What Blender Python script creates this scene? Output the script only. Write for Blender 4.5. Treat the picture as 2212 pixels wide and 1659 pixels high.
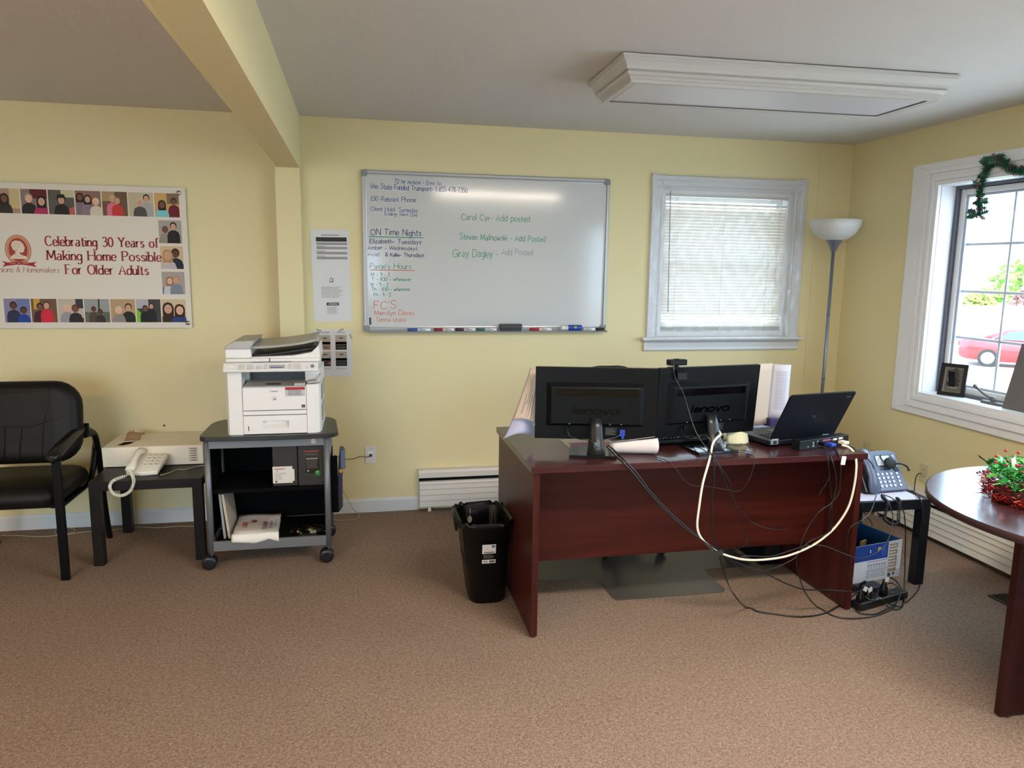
# Office corner seen towards a yellow back wall. Units: metres; X right, Y into the room's back wall (Y=0), Z up.
EXPOSURE = 0.97
SKY = 6.0; SKYCOL = (.60, .81, 1.0); SUN = 7.0; LAMP = 27.0; LAMPC = (255, 240, 220); LAMPL = (255, 200, 128)
GROUND = (178, 176, 172); SLATT = .06
WALLC = (224, 211, 166); CEILC = (212, 210, 209); TRIMC = (212, 213, 214)
CARPET = ((118, 98, 84), (156, 134, 118), (196, 178, 162))
import bpy, bmesh, math, random
from mathutils import Vector, Matrix
random.seed(7)
S = bpy.context.scene
COL = S.collection
for o in list(bpy.data.objects):
    bpy.data.objects.remove(o)

def lin(c):
    return tuple(((v/255)/12.92 if v/255 <= .04045 else ((v/255+.055)/1.055)**2.4) for v in c)

# ---------------------------------------------------------------- camera
cam_d = bpy.data.cameras.new('camera')
cam = bpy.data.objects.new('camera', cam_d); COL.objects.link(cam)
cam_d.sensor_fit = 'HORIZONTAL'; cam_d.sensor_width = 36.0
cam_d.lens = 36.0*1608.75/2212.0
cam_d.clip_start = .05; cam_d.clip_end = 200
R_ = Vector((0.97918544, -0.20251326, 0.01357394))
U_ = Vector((0.01817155, 0.15407825, 0.98789154))
F_ = Vector((0.20215259, 0.96708235, -0.15455116))
mw = Matrix(((R_.x, U_.x, -F_.x, 0), (R_.y, U_.y, -F_.y, -4.73056), (R_.z, U_.z, -F_.z, 1.576), (0, 0, 0, 1)))
cam.matrix_world = mw
S.camera = cam
S.view_settings.view_transform = 'Standard'
S.view_settings.look = 'None'
S.view_settings.gamma = 1.0
S.view_settings.use_curve_mapping = False
S.view_settings.exposure = EXPOSURE

# ---------------------------------------------------------------- sky
w = bpy.data.worlds.new('sky'); S.world = w; w.use_nodes = True
bg = w.node_tree.nodes['Background']
bg.inputs[0].default_value = (*SKYCOL, 1); bg.inputs[1].default_value = SKY
sd = bpy.data.lights.new('sun', 'SUN'); sd.energy = SUN; sd.angle = .01; sd.color = (1, .95, .86)
sun = bpy.data.objects.new('sun', sd); COL.objects.link(sun)
sun.rotation_euler = Vector((.12, .62, -.78)).to_track_quat('-Z', 'Y').to_euler()

def portal(loc, size, rot):
    d = bpy.data.lights.new('daylight_portal', 'AREA'); d.shape = 'RECTANGLE'
    d.size, d.size_y = size; d.cycles.is_portal = True
    o = bpy.data.objects.new('daylight_portal', d); COL.objects.link(o)
    o.location = loc; o.rotation_euler = rot
# right-hand windows (light travels towards -X), back window (towards -Y), rear windows (towards +Y)
portal((3.60, -1.90, 1.48), (2.2, 1.3), (math.pi/2, 0, math.pi/2))
portal((3.60, -5.10, 1.40), (2.9, 1.7), (math.pi/2, 0, math.pi/2))
portal((2.46, .16, 1.62), (1.0, 1.0), (math.pi/2, 0, math.pi))
portal((-2.05, -7.16, 1.40), (3.0, 1.7), (math.pi/2, 0, 0))

# ---------------------------------------------------------------- materials
MATS = {}
def mat(name, rgb=(200, 200, 200), rough=.5, metal=0., spec=.5, bump=0., bscale=200., var=0., vscale=3., trans=0., emit=None, alpha=None, coat=0., linear=False):
    if name in MATS: return MATS[name]
    m = bpy.data.materials.new(name); m.use_nodes = True
    nt = m.node_tree; b = nt.nodes['Principled BSDF']
    c = (*(rgb if linear else lin(rgb)), 1)
    m.diffuse_color = c
    b.inputs['Base Color'].default_value = c
    b.inputs['Roughness'].default_value = rough
    b.inputs['Metallic'].default_value = metal
    b.inputs['Specular IOR Level'].default_value = spec
    if coat: b.inputs['Coat Weight'].default_value = coat; b.inputs['Coat Roughness'].default_value = .08
    if emit:
        b.inputs['Emission Color'].default_value = (*lin(emit[0]), 1); b.inputs['Emission Strength'].default_value = emit[1]
    tc = nt.nodes.new('ShaderNodeTexCoord')
    if var:
        n = nt.nodes.new('ShaderNodeTexNoise'); n.inputs['Scale'].default_value = vscale; n.inputs['Detail'].default_value = 4
        nt.links.new(tc.outputs['Object'], n.inputs['Vector'])
        mx = nt.nodes.new('ShaderNodeMix'); mx.data_type = 'RGBA'
        mx.inputs['A'].default_value = tuple(v*(1-var) for v in c[:3])+(1,)
        mx.inputs['B'].default_value = tuple(min(1, v*(1+var)) for v in c[:3])+(1,)
        nt.links.new(n.outputs['Fac'], mx.inputs['Factor']); nt.links.new(mx.outputs['Result'], b.inputs['Base Color'])
    if bump:
        n = nt.nodes.new('ShaderNodeTexNoise'); n.inputs['Scale'].default_value = bscale; n.inputs['Detail'].default_value = 3
        nt.links.new(tc.outputs['Object'], n.inputs['Vector'])
        bp = nt.nodes.new('ShaderNodeBump'); bp.inputs['Strength'].default_value = bump; bp.inputs['Distance'].default_value = .004
        nt.links.new(n.outputs['Fac'], bp.inputs['Height']); nt.links.new(bp.outputs['Normal'], b.inputs['Normal'])
    if trans:
        out = nt.nodes['Material Output']; t = nt.nodes.new('ShaderNodeBsdfTranslucent'); t.inputs[0].default_value = c
        ms = nt.nodes.new('ShaderNodeMixShader'); ms.inputs[0].default_value = trans
        nt.links.new(b.outputs[0], ms.inputs[1]); nt.links.new(t.outputs[0], ms.inputs[2]); nt.links.new(ms.outputs[0], out.inputs[0])
    MATS[name] = m; return m

def clear(name, tint=(255, 255, 255), refl=1., rough=.0, bump=0., bscale=20., stretch=(1, 1, 1), haze=0.):
    if name in MATS: return MATS[name]
    m = bpy.data.materials.new(name); m.use_nodes = True; nt = m.node_tree; nt.nodes.clear()
    out = nt.nodes.new('ShaderNodeOutputMaterial'); tr = nt.nodes.new('ShaderNodeBsdfTransparent'); tr.inputs[0].default_value = (*lin(tint), 1)
    gl = nt.nodes.new('ShaderNodeBsdfGlossy'); gl.inputs['Roughness'].default_value = rough
    fr = nt.nodes.new('ShaderNodeLayerWeight')      # symmetric Schlick term, so both faces of a thin pane behave alike
    pw = nt.nodes.new('ShaderNodeMath'); pw.operation = 'POWER'; pw.inputs[1].default_value = 5
    ma = nt.nodes.new('ShaderNodeMath'); ma.operation = 'MULTIPLY_ADD'; ma.inputs[1].default_value = .95; ma.inputs[2].default_value = .04
    mu = nt.nodes.new('ShaderNodeMath'); mu.operation = 'MULTIPLY'; mu.inputs[1].default_value = refl; mu.use_clamp = True
    ms = nt.nodes.new('ShaderNodeMixShader')
    nt.links.new(fr.outputs['Facing'], pw.inputs[0]); nt.links.new(pw.outputs[0], ma.inputs[0]); nt.links.new(ma.outputs[0], mu.inputs[0]); nt.links.new(mu.outputs[0], ms.inputs[0])
    nt.links.new(tr.outputs[0], ms.inputs[1]); nt.links.new(gl.outputs[0], ms.inputs[2])
    last = ms
    if haze:
        df = nt.nodes.new('ShaderNodeBsdfTranslucent'); df.inputs[0].default_value = (.8, .8, .82, 1)
        m2 = nt.nodes.new('ShaderNodeMixShader'); m2.inputs[0].default_value = haze
        nt.links.new(ms.outputs[0], m2.inputs[1]); nt.links.new(df.outputs[0], m2.inputs[2]); last = m2
    nt.links.new(last.outputs[0], out.inputs[0])
    if bump:
        tc = nt.nodes.new('ShaderNodeTexCoord'); mp = nt.nodes.new('ShaderNodeMapping'); mp.inputs['Scale'].default_value = stretch
        mp.inputs['Rotation'].default_value = (0, .6, 0)
        n = nt.nodes.new('ShaderNodeTexNoise'); n.inputs['Scale'].default_value = bscale; n.inputs['Detail'].default_value = 3
        bp = nt.nodes.new('ShaderNodeBump'); bp.inputs['Strength'].default_value = bump; bp.inputs['Distance'].default_value = .02
        nt.links.new(tc.outputs['Object'], mp.inputs[0]); nt.links.new(mp.outputs[0], n.inputs['Vector'])
        nt.links.new(n.outputs['Fac'], bp.inputs['Height'])
        for x in (gl, fr): nt.links.new(bp.outputs[0], x.inputs['Normal'])
    MATS[name] = m; return m

def carpet_mat():
    m = bpy.data.materials.new('carpet'); m.use_nodes = True; nt = m.node_tree; b = nt.nodes['Principled BSDF']
    b.inputs['Roughness'].default_value = 1; b.inputs['Specular IOR Level'].default_value = .08
    tc = nt.nodes.new('ShaderNodeTexCoord')
    def noise(sc, det=2, dist=0):
        n = nt.nodes.new('ShaderNodeTexNoise'); n.inputs['Scale'].default_value = sc; n.inputs['Detail'].default_value = det
        nt.links.new(tc.outputs['Object'], n.inputs['Vector']); return n
    n1 = noise(230, 3); n2 = noise(80, 4); n3 = noise(1.6, 3)
    v = nt.nodes.new('ShaderNodeTexVoronoi'); v.inputs['Scale'].default_value = 170; nt.links.new(tc.outputs['Object'], v.inputs['Vector'])
    r1 = nt.nodes.new('ShaderNodeValToRGB'); e = r1.color_ramp.elements
    e[0].position = .30; e[0].color = (*lin(CARPET[0]), 1); e[1].position = .72; e[1].color = (*lin(CARPET[2]), 1)
    k = r1.color_ramp.elements.new(.5); k.color = (*lin(CARPET[1]), 1)
    a = nt.nodes.new('ShaderNodeMath'); a.operation = 'MULTIPLY_ADD'; a.inputs[1].default_value = .60; nt.links.new(n1.outputs[0], a.inputs[0])
    a2 = nt.nodes.new('ShaderNodeMath'); a2.operation = 'MULTIPLY_ADD'; a2.inputs[1].default_value = .40; a2.inputs[2].default_value = 0
    nt.links.new(n2.outputs[0], a2.inputs[0]); nt.links.new(a2.outputs[0], a.inputs[2]); nt.links.new(a.outputs[0], r1.inputs[0])
    mx = nt.nodes.new('ShaderNodeMix'); mx.data_type = 'RGBA'; mx.blend_type = 'MULTIPLY'; mx.inputs['Factor'].default_value = .6
    r2 = nt.nodes.new('ShaderNodeValToRGB'); r2.color_ramp.elements[0].position = .0; r2.color_ramp.elements[0].color = (1, 1, 1, 1)
    r2.color_ramp.elements[1].position = .75; r2.color_ramp.elements[1].color = (.45, .42, .4, 1)
    nt.links.new(v.outputs['Distance'], r2.inputs[0]); nt.links.new(r1.outputs[0], mx.inputs['A']); nt.links.new(r2.outputs[0], mx.inputs['B'])
    mx2 = nt.nodes.new('ShaderNodeMix'); mx2.data_type = 'RGBA'; mx2.blend_type = 'MULTIPLY'; mx2.inputs['Factor'].default_value = .22
    r3 = nt.nodes.new('ShaderNodeValToRGB'); r3.color_ramp.elements[0].position = .3; r3.color_ramp.elements[0].color = (.62, .6, .6, 1); r3.color_ramp.elements[1].position = .65
    nt.links.new(n3.outputs[0], r3.inputs[0]); nt.links.new(mx.outputs['Result'], mx2.inputs['A']); nt.links.new(r3.outputs[0], mx2.inputs['B'])
    nt.links.new(mx2.outputs['Result'], b.inputs['Base Color'])
    bp = nt.nodes.new('ShaderNodeBump'); bp.inputs['Strength'].default_value = .7; bp.inputs['Distance'].default_value = .004; bp.invert = True
    nt.links.new(v.outputs['Distance'], bp.inputs['Height']); nt.links.new(bp.outputs[0], b.inputs['Normal'])
    return m

def wood_mat(name, c0, c1, rough, axis=0, scale=4., coat=0.):
    m = bpy.data.materials.new(name); m.use_nodes = True; nt = m.node_tree; b = nt.nodes['Principled BSDF']
    b.inputs['Roughness'].default_value = rough; b.inputs['Specular IOR Level'].default_value = .22
    if coat: b.inputs['Coat Weight'].default_value = coat; b.inputs['Coat Roughness'].default_value = .12
    tc = nt.nodes.new('ShaderNodeTexCoord'); mp = nt.nodes.new('ShaderNodeMapping')
    sc = [scale*7]*3; sc[axis] = scale*.35; mp.inputs['Scale'].default_value = sc
    n = nt.nodes.new('ShaderNodeTexNoise'); n.inputs['Scale'].default_value = 1.6; n.inputs['Detail'].default_value = 6; n.inputs['Distortion'].default_value = .5
    r = nt.nodes.new('ShaderNodeValToRGB'); r.color_ramp.elements[0].position = .3; r.color_ramp.elements[1].position = .72
    r.color_ramp.elements[0].color = (*lin(c0), 1); r.color_ramp.elements[1].color = (*lin(c1), 1)
    nt.links.new(tc.outputs['Object'], mp.inputs[0]); nt.links.new(mp.outputs[0], n.inputs['Vector']); nt.links.new(n.outputs[0], r.inputs[0]); nt.links.new(r.outputs[0], b.inputs['Base Color'])
    MATS[name] = m; return m

def col(r, g, b, rough=.7):
    return mat('print_%d_%d_%d_%d' % (r, g, b, int(rough*100)), (r, g, b), rough, spec=.3)

# ---------------------------------------------------------------- mesh builder
class MB:
    def __init__(s): s.v = []; s.f = []; s.m = []; s.sm = []; s.mats = []
    def mi(s, m):
        if m not in s.mats: s.mats.append(m)
        return s.mats.index(m)
    def add(s, vs, fs, m=None, smooth=False, X=None):
        k = len(s.v)
        s.v += [tuple(X @ Vector(p)) for p in vs] if X else [tuple(p) for p in vs]
        i = s.mi(m)
        for f in fs: s.f.append([a+k for a in f]); s.m.append(i); s.sm.append(smooth)
        return s
    def box(s, x0, x1, y0, y1, z0, z1, m=None, X=None):
        vs = [(x0, y0, z0), (x1, y0, z0), (x1, y1, z0), (x0, y1, z0), (x0, y0, z1), (x1, y0, z1), (x1, y1, z1), (x0, y1, z1)]
        return s.add(vs, [(0, 3, 2, 1), (4, 5, 6, 7), (0, 1, 5, 4), (1, 2, 6, 5), (2, 3, 7, 6), (3, 0, 4, 7)], m, False, X)
    def prism(s, poly, axis, a, b, m=None, X=None, smooth=False):
        n = len(poly)
        def P(u, v, t): return {'x': (t, u, v), 'y': (u, t, v), 'z': (u, v, t)}[axis]
        vs = [P(u, v, a) for u, v in poly]+[P(u, v, b) for u, v in poly]
        fs = [tuple(range(n))[::-1], tuple(range(n, 2*n))]
        k = len(s.v); i = s.mi(m)
        s.v += [tuple(X @ Vector(p)) for p in vs] if X else vs
        for f in fs: s.f.append([q+k for q in f]); s.m.append(i); s.sm.append(False)
        for j in range(n):
            s.f.append([j+k, (j+1) % n+k, (j+1) % n+n+k, j+n+k]); s.m.append(i); s.sm.append(smooth)
        return s
    def rings(s, rings, m=None, smooth=True, close=True, caps=True, X=None):
        n = len(rings[0]); vs = [p for r in rings for p in r]; fs = []
        for a in range(len(rings)-1):
            for j in range(n if close else n-1):
                b = (j+1) % n
                fs.append((a*n+j, a*n+b, (a+1)*n+b, (a+1)*n+j))
        k = len(s.v); s.add(vs, fs, m, smooth, X)
        if caps and close:
            i = s.mi(m); e = k+(len(rings)-1)*n
            s.f.append(list(range(k, k+n))[::-1]); s.m.append(i); s.sm.append(False)
            s.f.append(list(range(e, e+n))); s.m.append(i); s.sm.append(False)
        return s
    def cyl(s, p0, p1, r0, r1=None, n=16, m=None, smooth=True, X=None):
        r1 = r0 if r1 is None else r1; p0 = Vector(p0); p1 = Vector(p1); d = (p1-p0).normalized()
        a = d.orthogonal().normalized(); b = d.cross(a)
        R = [[p+a*math.cos(2*math.pi*j/n)*r+b*math.sin(2*math.pi*j/n)*r for j in range(n)] for p, r in ((p0, r0), (p1, r1))]
        return s.rings(R, m, smooth, X=X)
    def lathe(s, prof, c=(0, 0, 0), n=24, m=None, smooth=True, caps=True, X=None, sx=1, sy=1):
        R = [[(c[0]+sx*r*math.cos(2*math.pi*j/n), c[1]+sy*r*math.sin(2*math.pi*j/n), c[2]+z) for j in range(n)] for r, z in prof]
        return s.rings(R, m, smooth, caps=caps, X=X)
    def tube(s, pts, r, n=8, m=None, sub=5, smooth=True, flat=1., X=None):
        P = catmull(pts, sub) if sub > 1 else [Vector(p) for p in pts]
        R = []; up = None
        for i, p in enumerate(P):
            d = (P[min(i+1, len(P)-1)]-P[max(i-1, 0)])
            d = d.normalized() if d.length > 1e-9 else Vector((0, 0, 1))
            if up is None: up = d.orthogonal().normalized()
            up = (up-d*up.dot(d)); up = up.normalized() if up.length > 1e-6 else d.orthogonal().normalized()
            b = d.cross(up); rr = r(i/(len(P)-1)) if callable(r) else r
            R.append([p+up*math.cos(2*math.pi*j/n)*rr+b*math.sin(2*math.pi*j/n)*rr*flat for j in range(n)])
        return s.rings(R, m, smooth, X=X)
    def grid(s, fn, nu, nv, m=None, smooth=True, X=None):
        vs = [fn(i/nu, j/nv) for j in range(nv+1) for i in range(nu+1)]
        fs = [(j*(nu+1)+i, j*(nu+1)+i+1, (j+1)*(nu+1)+i+1, (j+1)*(nu+1)+i) for j in range(nv) for i in range(nu)]
        return s.add(vs, fs, m, smooth, X)
    def ball(s, c, r, m=None, n=10, sc=(1, 1, 1), X=None):
        k = max(4, n//2)
        prof = [(max(1e-4, math.sin(math.pi*i/k))*1., -math.cos(math.pi*i/k)) for i in range(k+1)]
        R = [[(c[0]+r*sc[0]*a*math.cos(2*math.pi*j/n), c[1]+r*sc[1]*a*math.sin(2*math.pi*j/n), c[2]+r*sc[2]*z) for j in range(n)] for a, z in prof]
        return s.rings(R, m, True, X=X)
    def poly(s, pts, m=None, X=None): return s.add(pts, [tuple(range(len(pts)))], m, False, X)
    def build(s, name, m=None, parent=None, bevel=0, seg=2, loc=None, solid=0, soffset=0, normals=True, label=None, autosmooth=False, kind=None):
        me = bpy.data.meshes.new(name); me.from_pydata(s.v, [], s.f)
        for q in s.mats: me.materials.append(q if q is not None else m)
        me.polygons.foreach_set('material_index', s.m); me.polygons.foreach_set('use_smooth', s.sm)
        me.update()
        if normals or bevel:
            bm = bmesh.new(); bm.from_mesh(me)
            if bevel:
                bmesh.ops.remove_doubles(bm, verts=bm.verts, dist=1e-5)
            bmesh.ops.recalc_face_normals(bm, faces=bm.faces)
            if bevel:
                ed = [e for e in bm.edges if len(e.link_faces) == 2 and e.calc_face_angle() > .6]
                bmesh.ops.bevel(bm, geom=ed, offset=bevel, segments=seg, affect='EDGES', profile=.5, clamp_overlap=True)
                if autosmooth:
                    for f in bm.faces: f.smooth = True
            bm.to_mesh(me); bm.free()
        o = bpy.data.objects.new(name, me); COL.objects.link(o)
        if parent is not None: o.parent = parent
        if loc: o.location = loc
        if solid:
            md = o.modifiers.new('solid', 'SOLIDIFY'); md.thickness = solid; md.offset = soffset
        if label: o['label'] = label
        if kind: o['kind'] = kind
        return o

def catmull(pts, sub):
    P = [Vector(p) for p in pts]
    if len(P) < 3: return P
    P = [P[0]*2-P[1]]+P+[P[-1]*2-P[-2]]; out = []
    for i in range(1, len(P)-2):
        a, b, c, d = P[i-1:i+3]
        for k in range(sub):
            t = k/sub
            out.append(.5*((2*b)+(c-a)*t+(2*a-5*b+4*c-d)*t*t+(3*b-a-3*c+d)*t*t*t))
    out.append(P[-2]); return out

def thing(name, label, cat, loc=(0, 0, 0), rot=(0, 0, 0), group=None):
    o = bpy.data.objects.new(name, None); COL.objects.link(o); o.location = loc; o.rotation_euler = rot
    o.empty_display_size = .05
    return tag(o, label, cat, group)
def tag(o, label, cat, group=None):
    o['label'] = label; o['category'] = cat
    if group: o['group'] = group
    return o
def struct(o): o['kind'] = 'structure'; return o
def copypart(o, parent, loc=None, rot=None):
    c = o.copy(); COL.objects.link(c); c.parent = parent
    if loc is not None: c.location = loc
    if rot is not None: c.rotation_euler = rot
    return c

# ---------------------------------------------------------------- stroke lettering
G = {' ': (3, ''),
'A': (6, 'l0,0 3,8 6,0|l1.2,3 4.8,3'), 'B': (5.5, 'l0,0 0,8|s0,8 3,8 4.6,6.2 3,4.3 0,4.3|s0,4.3 3.4,4.3 5.3,2.2 3.4,0 0,0'),
'C': (6, 's5.6,6.6 4.4,7.8 2.8,8 0.8,6.8 0,4 0.8,1.2 2.8,0 4.6,0.3 5.8,1.6'), 'D': (6, 'l0,0 0,8|s0,8 2.6,8 5,6.8 6,4 5,1.2 2.6,0 0,0'),
'E': (5, 'l0,0 0,8|l0,8 4.6,8|l0,4.2 3.8,4.2|l0,0 4.8,0'), 'F': (4.8, 'l0,0 0,8|l0,8 4.6,8|l0,4.2 3.6,4.2'),
'G': (6.2, 's5.6,6.6 4.4,7.8 2.8,8 0.8,6.8 0,4 0.8,1.2 2.8,0 4.6,0.3 5.9,1.2|l5.9,0.8 5.9,3.6|l5.9,3.6 3.8,3.6'), 'H': (6, 'l0,0 0,8|l6,0 6,8|l0,4.2 6,4.2'),
'I': (.6, 'l0,0 0,8'), 'J': (3, 's3,8 3,2 2,0.2 0.4,0.4 0,1.6'), 'K': (5.4, 'l0,0 0,8|l5,8 0,3.6|l1.4,4.8 5.4,0'), 'L': (4.4, 'l0,0 0,8|l0,0 4.4,0'),
'M': (7.2, 'l0,0 0.6,8|l0.6,8 3.6,1.5|l3.6,1.5 6.6,8|l6.6,8 7.2,0'), 'N': (5.6, 'l0,0 0,8|l0,8 5.6,0|l5.6,0 5.6,8'),
'O': (6.6, 's3.3,8 1,7 0,4 1,1 3.3,0 5.6,1 6.6,4 5.6,7 3.3,8'), 'P': (5, 'l0,0 0,8|s0,8 3.2,8 5,6.2 3.2,4 0,3.9'),
'R': (5.4, 'l0,0 0,8|s0,8 3.2,8 5,6.2 3.2,4 0,3.9|l2.4,4 5.4,0'), 'S': (5, 's4.6,6.8 3.4,8 1.4,7.9 0.4,6.4 1.2,4.9 3.6,3.8 4.8,2.2 3.8,0.4 1.6,0 0,1.4'),
'T': (6, 'l0,8 6,8|l3,8 3,0'), 'U': (5.6, 's0,8 0,2.6 1.2,0.3 3.2,0 5,0.9 5.6,2.8 5.6,8'), 'V': (6, 'l0,8 3,0|l3,0 6,8'),
'W': (8, 'l0,8 2,0|l2,0 4,7|l4,7 6,0|l6,0 8,8'), 'X': (5.4, 'l0,8 5.4,0|l5.4,8 0,0'), 'Y': (5.6, 'l0,8 2.8,4|l5.6,8 2.8,4|l2.8,4 2.8,0'), 'Z': (5.2, 'l0,8 5,8|l5,8 0,0|l0,0 5.2,0'),
'a': (4.2, 's0.6,4.4 2,5 3.4,4.4 3.5,3 3.5,0.7 4.2,0.1|s3.5,2.9 1.2,2.6 0.1,1.3 1,0.1 2.4,0.2 3.5,1.2'), 'b': (4.2, 'l0,8 0,0|s0,3.6 1.4,4.9 3,4.8 4.2,2.6 3,0.2 1.4,0 0,0.9'),
'c': (3.7, 's3.7,4 2.4,5 0.8,4.4 0,2.5 0.8,0.5 2.2,0 3.7,0.9'), 'd': (4.3, 'l4.2,8 4.2,0|s4.2,3.8 2.6,5 0.9,4.4 0,2.4 0.9,0.3 2.4,0 4.2,1.2'),
'e': (3.8, 's0.1,2.7 3.8,2.7 3.4,4.4 2,5 0.6,4.4 0,2.4 0.8,0.4 2.3,0 3.8,0.9'), 'f': (2.8, 's3.2,7.4 2.2,8 1.3,7 1.2,5 1.2,0|l0,5 2.6,5'),
'g': (3.9, 's3.9,3.9 2.4,5 0.8,4.4 0,2.6 0.8,0.8 2.4,0.4 3.9,1.4|s3.9,5 3.9,-1 3,-2.8 1.4,-3 0.2,-2.2'), 'h': (3.8, 'l0,8 0,0|s0,3.4 1.6,4.9 3.2,4.7 3.8,3.4 3.8,0'),
'i': (.4, 'l0,5 0,0|l0,7 0,7.5'), 'j': (.8, 's0.8,5 0.8,-1.6 0,-2.8|l.8,7 .8,7.4'), 'k': (3.6, 'l0,8 0,0|l3.4,5 0,1.8|l1.2,3 3.6,0'), 'l': (.4, 'l0,8 0,0'),
'm': (6.1, 'l0,5 0,0|s0,3.4 1.2,4.9 2.6,4.7 3,3.4 3,0|s3,3.4 4.3,4.9 5.7,4.7 6.1,3.4 6.1,0'), 'n': (3.6, 'l0,5 0,0|s0,3.4 1.5,4.9 3,4.7 3.6,3.4 3.6,0'),
'o': (4.4, 's2.2,5 0.6,4.3 0,2.5 0.6,0.7 2.2,0 3.8,0.7 4.4,2.5 3.8,4.3 2.2,5'), 'p': (4.2, 'l0,5 0,-3|s0,3.6 1.4,4.9 3,4.8 4.2,2.6 3,0.2 1.4,0 0,0.9'),
'r': (2.6, 'l0,5 0,0|s0,3.2 1,4.7 2.6,4.8'), 's': (3.3, 's3.1,4.2 1.8,5 0.5,4.3 0.9,3.1 2.6,2.3 3.3,1.2 2.2,0 0.2,0.8'),
't': (2.8, 's1.2,7 1.2,3 1.2,1 1.7,0 2.9,0.4|l0,5 2.6,5'), 'u': (3.7, 's0,5 0,1.6 1.2,0 2.6,0.3 3.6,1.6|l3.6,5 3.6,0'), 'v': (3.8, 'l0,5 1.9,0|l1.9,0 3.8,5'),
'w': (6, 'l0,5 1.5,0|l1.5,0 3,4.4|l3,4.4 4.5,0|l4.5,0 6,5'), 'x': (3.6, 'l0,5 3.6,0|l3.6,5 0,0'), 'y': (3.9, 'l0,5 2,0.2|l3.9,5 0.8,-3'), 'z': (3.6, 'l0,5 3.4,5|l3.4,5 0,0|l0,0 3.6,0'),
'0': (4.4, 's2.2,8 0.6,6.8 0,4 0.6,1.2 2.2,0 3.8,1.2 4.4,4 3.8,6.8 2.2,8'), '1': (1.8, 'l0,6.6 1.4,8|l1.4,8 1.4,0'), '2': (4.6, 's0.2,6.4 1.4,7.9 3.4,7.8 4.3,6 3,3.4 0,0|l0,0 4.6,0'),
'3': (4.4, 's0.3,7 2,8 3.8,7.2 3.8,5.2 1.8,4.3|s1.8,4.3 4.2,3.8 4.4,1.4 2.2,0 0,0.8'), '4': (4.6, 'l3.4,0 3.4,8|l3.4,8 0,2.6|l0,2.6 4.6,2.6'), '5': (4.4, 'l4.2,8 0.8,8|l.8,8 0.4,4.6|s0.4,4.6 2.4,5 4.4,3.2 3.8,0.8 1.8,0 0,0.8'),
'6': (4.3, 's3.8,7.4 2.4,8 0.8,6.4 0.1,3 1,0.4 2.6,0 4.2,1.2 4.2,3.2 2.8,4.6 1,4 0.2,2.6'), '*': (3, 'l1.5,8 1.5,4|l0,7 3,5|l3,7 0,5'), '7': (4.4, 'l0,8 4.4,8|l4.4,8 1.4,0'), '8': (4.3, 's2.2,4.4 0.4,6 2.2,8 4,6 2.2,4.4 0.1,2.2 2.2,0 4.3,2.2 2.2,4.4'), '9': (4, 's4,5.6 2.2,3.9 .2,5.6 1.6,7.9 3.6,7.4 4,5.4 3.4,0'),
'-': (2.6, 'l0.2,2.8 2.4,2.8'), "'": (.5, 'l0,8 0,6.2'), '.': (.4, 'l0,0 0,.5'), ':': (.4, 'l0,0 0,.5|l0,3.6 0,4.1'), '#': (5, 'l1,0 2,8|l3,0 4,8|l0,2.6 5,2.6|l0,5.4 5,5.4'),
'&': (5.2, 's5,4 3.8,1 1.6,0 0,1.8 1,3.8 3.2,6 2.2,8 0.8,6.6 2,3.6 5.2,0'), '(': (1.5, 's1.5,9 0,6 0,3 1.5,-1')}
GC = {}
def glyph(ch):
    if ch not in GC:
        w_, d = G.get(ch, G['-']); st = []
        for q in d.split('|'):
            if not q: continue
            P = [tuple(float(a) for a in t.split(',')) for t in q[1:].split()]
            if q[0] == 's': P = [(v.x, v.y) for v in catmull([(a, b, 0) for a, b in P], 4)]
            st.append((q[0], P))
        GC[ch] = (w_, st)
    return GC[ch]
def text(mb, s, o, xd, yd, size, lw=.1, m=None, gap=1.5, contrast=0., serif=False, jit=0., slant=0., center=False, wide=1., fit=None):
    """strokes in the plane spanned by xd, yd ; size = cap height ; lw = stroke width / cap height"""
    k = size/8
    if fit: wide = (fit/k)/(sum(glyph(c)[0]+gap for c in s)-gap)
    rnd = random.Random(len(s)*31+ord(s[0]))
    xd = Vector(xd); yd = Vector(yd); o = Vector(o); n = xd.cross(yd)
    tot = sum((glyph(c)[0]+gap)*k*wide for c in s)-gap*k*wide
    x = -tot/2 if center else 0.
    h = lw*size/2
    for ch in s:
        wd, st = glyph(ch); dy = rnd.uniform(-jit, jit)*size; sc = 1+rnd.uniform(-jit, jit)
        def P(a, b): return o+xd*(x+a*k*wide*sc+b*k*slant)+yd*(b*k*sc+dy)
        for kind, pts in st:
            q = [P(*p) for p in pts]; L = []; Rr = []
            for i, p in enumerate(q):
                d = q[min(i+1, len(q)-1)]-q[max(i-1, 0)]
                d = d.normalized() if d.length > 1e-9 else yd
                ww = h*(1-contrast*(1-abs(d.dot(yd))**1.2))
                b = n.cross(d).normalized()*ww
                e = d*h*.5*(-1 if i == 0 else 1 if i == len(q)-1 else 0)*(0 if serif else 1)
                L.append(p+b+e); Rr.append(p-b+e)
            vs = L+Rr; N = len(L)
            mb.add(vs, [(i, N+i, N+i+1, i+1) for i in range(N-1)], m)
            if serif and ch not in ".:-'":
                for idx in (0, -1):
                    a, b = pts[idx]; p2 = pts[1 if idx == 0 else -2]
                    if abs(b-p2[1]) > abs(a-p2[0])*1.2 and min(abs(b), abs(b-8), abs(b-5), abs(b+3)) < .05 and (kind == 'l' or b == 0):
                        c = P(a, b); sg = 1 if b < p2[1] else -1; hw = h*2.1
                        mb.add([c-xd*hw-yd*0, c+xd*hw, c+xd*hw+yd*h*.55*sg, c-xd*hw+yd*h*.55*sg], [(0, 1, 2, 3)], m)
        x += (wd+gap)*k*wide
    return x
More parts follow.
